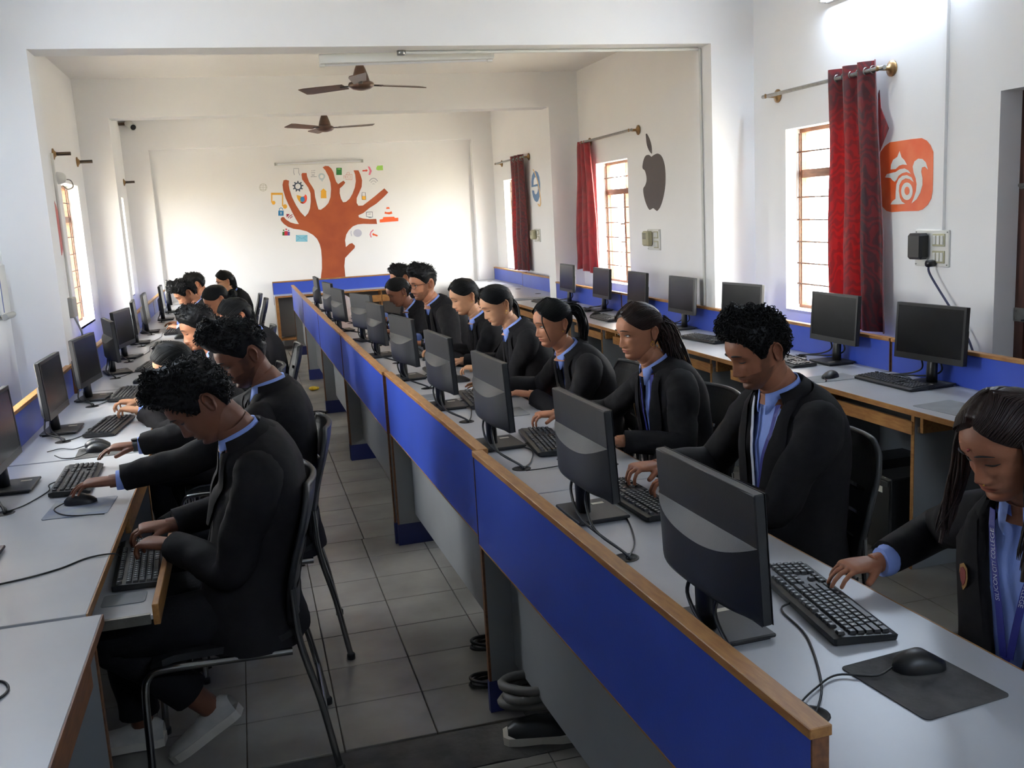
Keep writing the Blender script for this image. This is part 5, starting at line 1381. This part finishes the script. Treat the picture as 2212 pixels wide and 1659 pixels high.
    for sd in ('L', 'R'):
        hip, K, A, fd = legp[sd]; lt = sd in legs and shoe == 'white'
        side = nrm(np.cross((0, 0, 1), fd)); upv = np.cross(fd, side); base = A-upv*.078
        up_m = MB(); so_ = MB(); R1, R2 = [], []
        for x, w_, h in ((-.065, .024, .062), (-.045, .034, .080), (-.01, .036, .082), (.03, .037, .070), (.08, .043, .050), (.13, .046, .040), (.17, .040, .034), (.195, .024, .026), (.203, .010, .018)):
            R1.append([base+fd*x+side*w_*math.cos(a)+upv*(.02+h*math.sin(a)**.8*.9) for a in [math.pi*q/12 for q in range(13)]])
            R2.append([base+fd*x*1.02+side*w_*1.08+upv*.028, base+fd*x*1.02-side*w_*1.08+upv*.028, base+fd*x*1.02-side*w_*1.06, base+fd*x*1.02+side*w_*1.06])
        up_m.loft(R1, closed=False, caps=False); so_.loft(R2, smooth=False)
        sho = up_m.build('shoe', mat('white_canvas', (176, 172, 164), .7, var=.12, vscale=18) if shoe == 'white' else mat('black_leather', (22, 21, 21), .4), root)
        so_.build('sole', mat('off_white_rubber', (196, 190, 178), .6) if shoe == 'white' else M_black, sho)
    # ---- lanyard, crest, watch
    if lanyard:
        cols, s_low = lanyard
        for q, (sg, cm) in enumerate(((1, cols[0]), (-1, cols[1]))):
            rb = MB(); R_ = []
            for s in np.linspace(.97, s_low, 14):
                y = .060*k*((s-s_low)/(.97-s_low))**1.1+.006
                a0, a1 = T.theta(s, max(0, y-.007)), T.theta(s, y+.009)
                R_.append([T.pt(s, sg*a0, .004), T.pt(s, sg*a1, .004), T.pt(s, sg*a1, .0055), T.pt(s, sg*a0, .0055)])
            rb.loft(R_, closed=True, caps=True, smooth=False); rb.build('lanyard', cm, root)
        p0, p1 = T.pt(s_low, 0, .006), T.pt(s_low-.10, 0, .010)
        MB().tube([p0, p0*.4+p1*.6], .009, 8, flat=.35).build('lanyard_strap', cols[0], root)
        c = p0*.3+p1*.7; MB().box(c[0]-.004, c[0]+.006, c[1]-.008, c[1]+.008, c[2]-.014, c[2]+.010, bev=.002).build('lanyard_clip', M_steel, root)
    if crest:
        s = .68; y = .10*k; th = T.theta(s, y); c = T.pt(s, th if crest == 'L' else -th, .0235); Tt, B, F_ = T.frame(s)
        nn = nrm(T.pt(s, th if crest == 'L' else -th, .04)-c); u = nrm(Tt-nn*(Tt@nn)); w_ = np.cross(u, nn)
        for kx, cm, off in ((1., mat('crest_gold', (150, 112, 60), .6), 0), (.7, mat('crest_red', (120, 46, 40), .6), .0012)):
            MB().plate([c+u*a*kx+w_*b*kx+nn*off for a, b in ((.030, 0), (.022, .017), (0, .020), (-.018, .014), (-.032, 0), (-.018, -.014), (0, -.020), (.022, -.017))], nn, .0012).build('crest', cm, root)
    if watch:
        S, E_, W, fwd, y2, z2 = arms[watch]; c = W-fwd*.002
        wt = MB(); wt.tube([c-fwd*.009, c+fwd*.009], .0295, 16, flat=.85, caps=False); wt.tube([c+z2*.024, c+z2*.031], .016, 14); wt.build('wrist_watch', M_black, root)
    T.arms = arms
    return root, T

# ---- chair
def chair_meshes():
    seat = MB(); rings = []
    for i in range(13):
        x = -.21+.42*i/12; row = []
        for q in range(13):
            y = -.215+.43*q/12; z = .455+.012*((abs(y)/.2)**2)-.035*max(0, (x-.12)/.1)**2+.02*max(0, (-.14-x)/.08)
            row.append((x, y*(1-.06*(i in (0, 12))), z))
        rings.append(row)
    seat.loft(rings, closed=False, caps=False)
    nv = len(seat.v); f0 = list(seat.f); seat.v += [(x, y, z-.022) for x, y, z in seat.v]
    for f in f0: seat.f.append(tuple(nv+i for i in f[::-1])); seat.m.append(0); seat.sm.append(True)
    for a in (0, 12):
        for q in range(12):
            i = a*13+q; seat.add([seat.v[i], seat.v[i+1], seat.v[nv+i+1], seat.v[nv+i]], [(0, 1, 2, 3)])
            i = q*13+a; seat.add([seat.v[i], seat.v[i+13], seat.v[nv+i+13], seat.v[nv+i]], [(0, 1, 2, 3)])
    def bp(u, v):                                  # u across, v up
        q = 2*u-1; w_ = .225*interp(v, [0, .12, .4, .75, .92, 1], [.80, .93, 1, .97, .88, .72])
        x = -.195-.075*v-.032*(1-q*q)+.012*math.sin(v*5)
        return np.array([x, q*w_, .50+.42*v])
    back = MB(); N1, N2 = 16, 22
    G = [[bp(i/N1, j/N2) for i in range(N1+1)] for j in range(N2+1)]
    for j in range(N2):
        for i in range(N1):
            v = (j+.5)/N2; u = (i+.5)/N1
            if (j in (5, 9, 13)) and 2 <= i <= N1-3 and i not in (N1//2-1, N1//2): continue    # slots
            for s in (0, -.016):
                q = [G[j][i], G[j][i+1], G[j+1][i+1], G[j+1][i]]; q = [p+np.array([s, 0, 0]) for p in q]
                back.add(q, [(0, 1, 2, 3) if s == 0 else (3, 2, 1, 0)], smooth=True)
    rim = [bp(0, j/N2) for j in range(N2+1)]+[bp(i/N1, 1) for i in range(1, N1+1)]+[bp(1, 1-j/N2) for j in range(1, N2+1)]+[bp(1-i/N1, 0) for i in range(1, N1)]
    rim = [p+np.array([-.008, 0, 0]) for p in rim]; rim.append(rim[0])
    back.tube(rim, .0105, 8, caps=False)
    out = [('seat', seat.mesh('seat', M_chair)), ('backrest', back.mesh('backrest', M_chair))]
    for sg in (1, -1):
        y = sg*.225
        fr = MB().tube(spline([(.24, y, .012), (.235, y, .20), (.23, y, .36), (.215, y, .415), (.17, y, .432), (0, y, .430), (-.20, y, .425)], 5), .0115, 10)
        rl = MB().tube(spline([(-.31, y*1.02, .012), (-.27, y, .25), (-.225, y, .45), (-.215, y*.97, .62)], 5), .0115, 10)
        out += [('front_leg', fr.mesh('front_leg', M_chrome)), ('rear_leg', rl.mesh('rear_leg', M_chrome))]
        for x in (.24, -.31): out.append(('foot_cap', MB().lathe([(.016, 0), (.016, .02), (.012, .026)], 10, (x, y*(1.02 if x < 0 else 1), 0)).mesh('foot_cap', M_black)))
    out.append(('cross_bar', MB().tube([(-.285, -.227, .16), (-.285, .227, .16)], .009, 8).mesh('cross_bar', M_chrome)))
    out.append(('seat_bar', MB().tube([(.10, -.225, .431), (.10, .225, .431)], .009, 8).mesh('seat_bar', M_chrome)))
    return out
M_chair = mat('chair_plastic', (30, 30, 31), .5, bump=.1, bscale=200)
M_chrome = mat('chrome_tube', (150, 150, 150), .18, metal=1.)
CHAIR = chair_meshes()
def chair(x, y, yaw, label):
    t = thing('chair', (x, y, 0), yaw, label, 'chair', 'students\' chairs')
    for nm, me in CHAIR: put(nm, me, t)
    return t
# ------------------------------------------------------------------ the students
def hd(x, y, z): return tuple(onz(x, y, z))
PI = math.pi
WT_ = dict(style='woman', top=.014, side=.007, amp=.003, freq=30, part=1)
def W_(tie, tails, **k): d = dict(WT_); d['tail'] = (tie, tails); d.update(k); return d
low = W_((-.10, 0, -.03), [([(-.095, 0, -.02), (-.125, 0, -.06), (-.13, .01, -.14), (-.12, .015, -.24)], .026, .012, 14, .004)])
bun = W_((-.105, 0, -.02), [([(-.095, -.02, -.02), (-.135, -.015, .0), (-.14, .02, -.02), (-.11, .025, -.045), (-.115, -.01, -.05)], .024, .020, 12, .003)])
high = W_((-.10, 0, .03), [([(-.09, 0, .035), (-.135, .01, .04), (-.165, .02, -.02), (-.165, .03, -.11), (-.13, .03, -.21)], .040, .022, 22, .007)], locks=[([(.060, .045, .075), (.080, .066, .03), (.072, .074, -.03), (.060, .072, -.075)], .0045)])
longb = W_((-.10, 0, .0), [([(-.085, .01, .01), (-.13, .03, -.04), (-.155, .05, -.13), (-.17, .07, -.24), (-.19, .08, -.37)], .055, .055, 70, .022)], top=.017, fine=.26)
bobh = W_((-.10, 0, .0), [([(-.07, .0, .03), (-.10, .0, -.03), (-.105, .0, -.10), (-.095, .0, -.19)], .052, .040, 30, .008)], top=.02, side=.012)
loose = W_((-.09, 0, .02), [([(-.02, .045, .078), (-.012, .082, .02), (-.020, .090, -.06), (-.012, .098, -.15), (.015, .100, -.27)], .020, .026, 40, .008), ([(-.01, -.045, .078), (.0, -.080, .02), (.004, -.088, -.06), (.02, -.098, -.14), (.045, -.10, -.24)], .018, .026, 40, .010), ([(-.07, .02, .06), (-.10, .05, .0), (-.10, .07, -.12), (-.09, .08, -.28)], .05, .05, 40, .012)], top=.016, fine=.20)
curly = dict(style='man', top=.034, side=.009, front=.020, amp=.009, freq=70, curls=1900, curl_from=.10)
wavy = dict(style='man', top=.034, side=.016, front=.030, amp=.010, freq=45, curls=1100, curl_from=.05, ramp=.22)
quiff = dict(style='fade', top=.044, side=.006, front=.034, amp=.011, freq=42, curls=1000, curl_from=.30)
fade = dict(style='fade', top=.026, side=.004, front=.012, amp=.005, freq=60, curls=200, curl_from=.35)
tall = dict(style='fade', top=.036, side=.006, front=.022, amp=.008, freq=60, curls=260, curl_from=.35)
plain = dict(style='man', top=.022, side=.009, front=.014, amp=.006, freq=50, curls=220, curl_from=.15)

def seat_chair(pel, yaw, label): chair(pel[0]+math.cos(yaw)*.08, pel[1]+math.sin(yaw)*.08, yaw, label)
CAST = []
def cast(label, chlabel, px, py, z, pelx, pely, **k):
    h = hd(px, py, z); yaw = k.pop('yaw', PI)
    r, T = person(label, h, yaw, (pelx, pely), **k)
    seat_chair((pelx, pely), yaw, chlabel); CAST.append((label, r, T)); return r, T

# right side of the middle desks, facing the left wall
p1, T1 = cast('person in open blazer with lettered blue lanyard typing at the right edge', 'black chair of the person at the right frame edge', 2172, 958, 1.175, 1.585, 1.60, yaw=PI+.22, hyaw=-.17, hpitch=.38, fem=True, skin=0, hair=loose, hairmat=M_hair2, hands={'R': ((1.335, 1.945, .785), 'flat', (-1, .10, 0))}, open_s=.05, open_w=.095, crest='R', lanyard=((M_rib, M_rib), .42), bindi=True, nose_stud=True, cuff=('R',), poles={'R': (-.3, -.9, -.5)})
cast('person in blazer with blue and white lanyard looking down, second from the right edge', 'black chair of the second student from the right edge', 1632, 757, 1.225, 1.68, 2.76, hyaw=.0, hpitch=.36, skin=0, hair=curly, beard=.82, hands={'L': ((1.235, 2.76, .79), 'type', (-1, .15, 0)), 'R': ((1.225, 2.98, .79), 'type', (-1, -.1, 0))}, open_s=.25, open_w=.085, lanyard=((M_rib, M_rib2), .40), cuff=())
cast('person in blazer with blue lanyard looking at the screen, third from the right edge', 'black chair of the third student from the right edge', 1378, 715, 1.195, 1.68, 3.63, hyaw=.16, hpitch=.14, fem=True, skin=1, hair=longb, hairmat=M_hair2, hands={'R': ((1.185, 3.98, .79), 'type', (-1, -.1, 0)), 'L': ((1.25, 3.40, .785), 'flat', (-1, 0, 0))}, earring='hoop', nose_stud=True, crest='R', lanyard=((M_rib, M_rib), .42), open_s=.25, open_w=.085, cuff=('R',), eyes=True)
cast('person in blazer with a pointing hand over the keyboard, fourth from the right edge', 'black chair of the fourth student from the right edge', 1192, 697, 1.165, 1.62, 4.46, hyaw=.14, hpitch=.16, fem=True, skin=1, hair=high, hands={'R': ((1.13, 4.88, .80), 'point', (-1, .55, .15), .5), 'L': ((1.22, 4.50, .79), 'flat', (-1, .2, 0))}, earring=True, open_s=.30, open_w=.07, cuff=(), eyes=True)
cast('person in blazer with gold earring, head bowed and typing, fifth from the right edge', 'black chair of the fifth student from the right edge', 1072, 658, 1.19, 1.56, 5.30, hyaw=.10, hpitch=.38, fem=True, skin=2, hair=low, hands={'R': ((1.165, 5.80, .79), 'type', (-1, .1, 0)), 'L': ((1.19, 5.45, .79), 'type', (-1, .2, 0))}, earring='hoop', open_s=.28, open_w=.07, cuff=())
cast('person in blazer with head bowed, sixth from the right edge in the middle row', 'black chair of the sixth student from the right edge', 1002, 640, 1.19, 1.54, 6.08, hyaw=.08, hpitch=.30, fem=True, skin=2, hair=bun, hands={'R': ((1.15, 6.42, .79), 'type'), 'L': ((1.15, 6.15, .79), 'type')}, earring=True, open_s=.30, open_w=.06, cuff=())
cast('person in blazer and spectacles sitting tall in the middle row', 'black chair of the tall person with spectacles', 912, 612, 1.235, 1.46, 6.95, hyaw=.30, hpitch=.16, skin=1, hair=tall, beard=.75, glasses=True, hands={'L': ((1.10, 6.80, .79), 'type', (-1, .1, 0)), 'R': ((1.10, 7.15, .79), 'type')}, watch='L', open_s=.34, open_w=.075, eyes=True)
cast('person in blazer leaning far forward over the middle desk beside the spectacled one', 'black chair of the person leaning over the middle desk', 860, 630, 1.125, 1.47, 7.80, hyaw=.05, hpitch=.42, fem=True, skin=3, hair=bun, hands={'R': ((1.02, 8.0, .79), 'type'), 'L': ((1.02, 7.7, .79), 'type')}, earring=True, open_s=.3, open_w=.06)
cast('person at the far end of the middle row, only the head showing', 'black chair at the far end of the middle row', 866, 600, 1.175, 1.55, 8.85, hyaw=.0, hpitch=.30, skin=1, hair=plain, hands={'R': ((1.12, 9.0, .79), 'type'), 'L': ((1.12, 8.7, .79), 'type')})
# left row, facing the left wall
cast('person in blazer and white shoes bent over the keyboard tray, left front', 'black chair with chrome legs at the left front', 428, 872, 1.185, -.09, 3.07, hyaw=.06, hpitch=.72, skin=3, hair=wavy, hands={'L': ((-.385, 3.10, .712), 'type', (-1, .25, 0)), 'R': ((-.405, 3.30, .712), 'type', (-1, .0, 0))}, cuff=(), shoe='white', legs={'L': ((.40, .10, .50), (.150, .02, .19), (.80, -.12, -.52)), 'R': ((.42, -.13, .50), (.38, -.14, .095), (1, -.1, 0))}, hunch=.05, open_s=.5, open_w=.06)
cast('person in blazer with wrist watch reaching to mouse and keyboard, second on the left', 'black chair of the second student on the left', 520, 768, 1.215, .03, 3.86, hyaw=.20, hpitch=.48, skin=3, hair=quiff, beard=.9, hands={'L': ((-.635, 3.66, .792), 'flat', (-1, -.05, 0)), 'R': ((-.635, 4.22, .792), 'flat', (-1, -.05, 0))}, watch='R', cuff=('L', 'R'), open_s=.4, open_w=.075, poles={'L': (-.2, .5, -1), 'R': (-.2, -.5, -1)})
cast('person leaning low with both hands on a keyboard, third on the left', 'black chair of the low leaning third student on the left', 375, 788, 1.06, -.09, 5.02, hyaw=.08, hpitch=.45, fem=True, skin=2, hair=bun, hands={'L': ((-.665, 5.16, .792), 'type', (-1, .15, 0)), 'R': ((-.70, 5.40, .792), 'type', (-1, -.1, 0))}, cuff=('L', 'R'), poles={'L': (-.2, .6, -1), 'R': (-.2, -.6, -1)})
cast('person in blazer and blue collar looking down at a screen, fourth on the left', 'black chair of the fourth student on the left', 428, 708, 1.165, -.07, 5.58, hyaw=.14, hpitch=.34, skin=1, hair=fade, beard=.45, hands={'L': ((-.60, 5.80, .79), 'type'), 'R': ((-.60, 6.10, .79), 'type')}, open_s=.34, open_w=.075)
cast('person with bowed head half hidden behind the second left student', 'black chair of the half hidden fifth student on the left', 510, 684, 1.15, .08, 6.48, hyaw=.10, hpitch=.50, fem=True, skin=1, hair=bobh, hands={'L': ((-.42, 6.45, .79), 'type'), 'R': ((-.42, 6.75, .79), 'type')})
cast('person bowed over the left desk, sixth on the left, only the head showing', 'black chair of the sixth student on the left', 468, 648, 1.17, -.04, 7.83, hyaw=.10, hpitch=.55, fem=True, skin=1, hair=bun, hands={'L': ((-.5, 7.75, .79), 'type'), 'R': ((-.5, 8.0, .79), 'type')})
cast('person bending toward the left screens with arms stretched, seventh on the left', 'black chair of the seventh student on the left', 400, 634, 1.13, -.25, 9.40, hyaw=.10, hpitch=.62, skin=1, hair=wavy, beard=.6, hands={'L': ((-.70, 9.55, .79), 'flat'), 'R': ((-.72, 10.0, .79), 'flat')})
cast('person in the far left bay mostly hidden by a bending neighbour', 'black chair of the mostly hidden student in the far left bay', 422, 614, 1.135, -.30, 10.75, hyaw=-.1, hpitch=.40, skin=1, hair=plain, beard=.5, hands={'L': ((-.70, 10.7, .79), 'type'), 'R': ((-.70, 11.0, .79), 'type')})
cast('person with spectacles sitting upright, farthest on the left', 'black chair of the farthest student on the left', 485, 607, 1.11, -.06, 11.75, hyaw=.05, hpitch=.22, fem=True, skin=2, hair=bobh, glasses=True, earring=True, hands={'L': ((-.5, 11.7, .79), 'type'), 'R': ((-.5, 12.0, .79), 'type')})
q = onz(547, 655, .91); chair(q[0]-.16, q[1]+.35, PI, 'empty dark chair standing free in the far left aisle')

# lettering on the near lanyard
fc = bpy.data.curves.new('lanyard_text', 'FONT'); fc.body = 'SILICON CITY COLLEGE'; fc.size = 1.
to = bpy.data.objects.new('tmp', fc); col.objects.link(to)
dg = bpy.context.evaluated_depsgraph_get(); em = to.evaluated_get(dg).to_mesh()
V = np.array([p.co[:] for p in em.vertices]); Fc = [tuple(p.vertices) for p in em.polygons]
to.evaluated_get(dg).to_mesh_clear(); bpy.data.objects.remove(to)
u = (V[:, 0]-V[:, 0].min())/(V[:, 0].max()-V[:, 0].min()); v = (V[:, 1]-V[:, 1].min())/(V[:, 1].max()-V[:, 1].min())
s_low = .42
for sg in (1, -1):
    mb = MB(); vs = []
    for a, b in zip(u, v):
        s = .62+.30*a if sg < 0 else .92-.30*a; y = .060*.93*((s-s_low)/(.97-s_low))**1.1+.006+(-.004+.010*b)
        vs.append(T1.pt(s, sg*T1.theta(s, max(0, y)), .0062))
    mb.add(vs, Fc); mb.build('lanyard_lettering', M_rib2, p1)
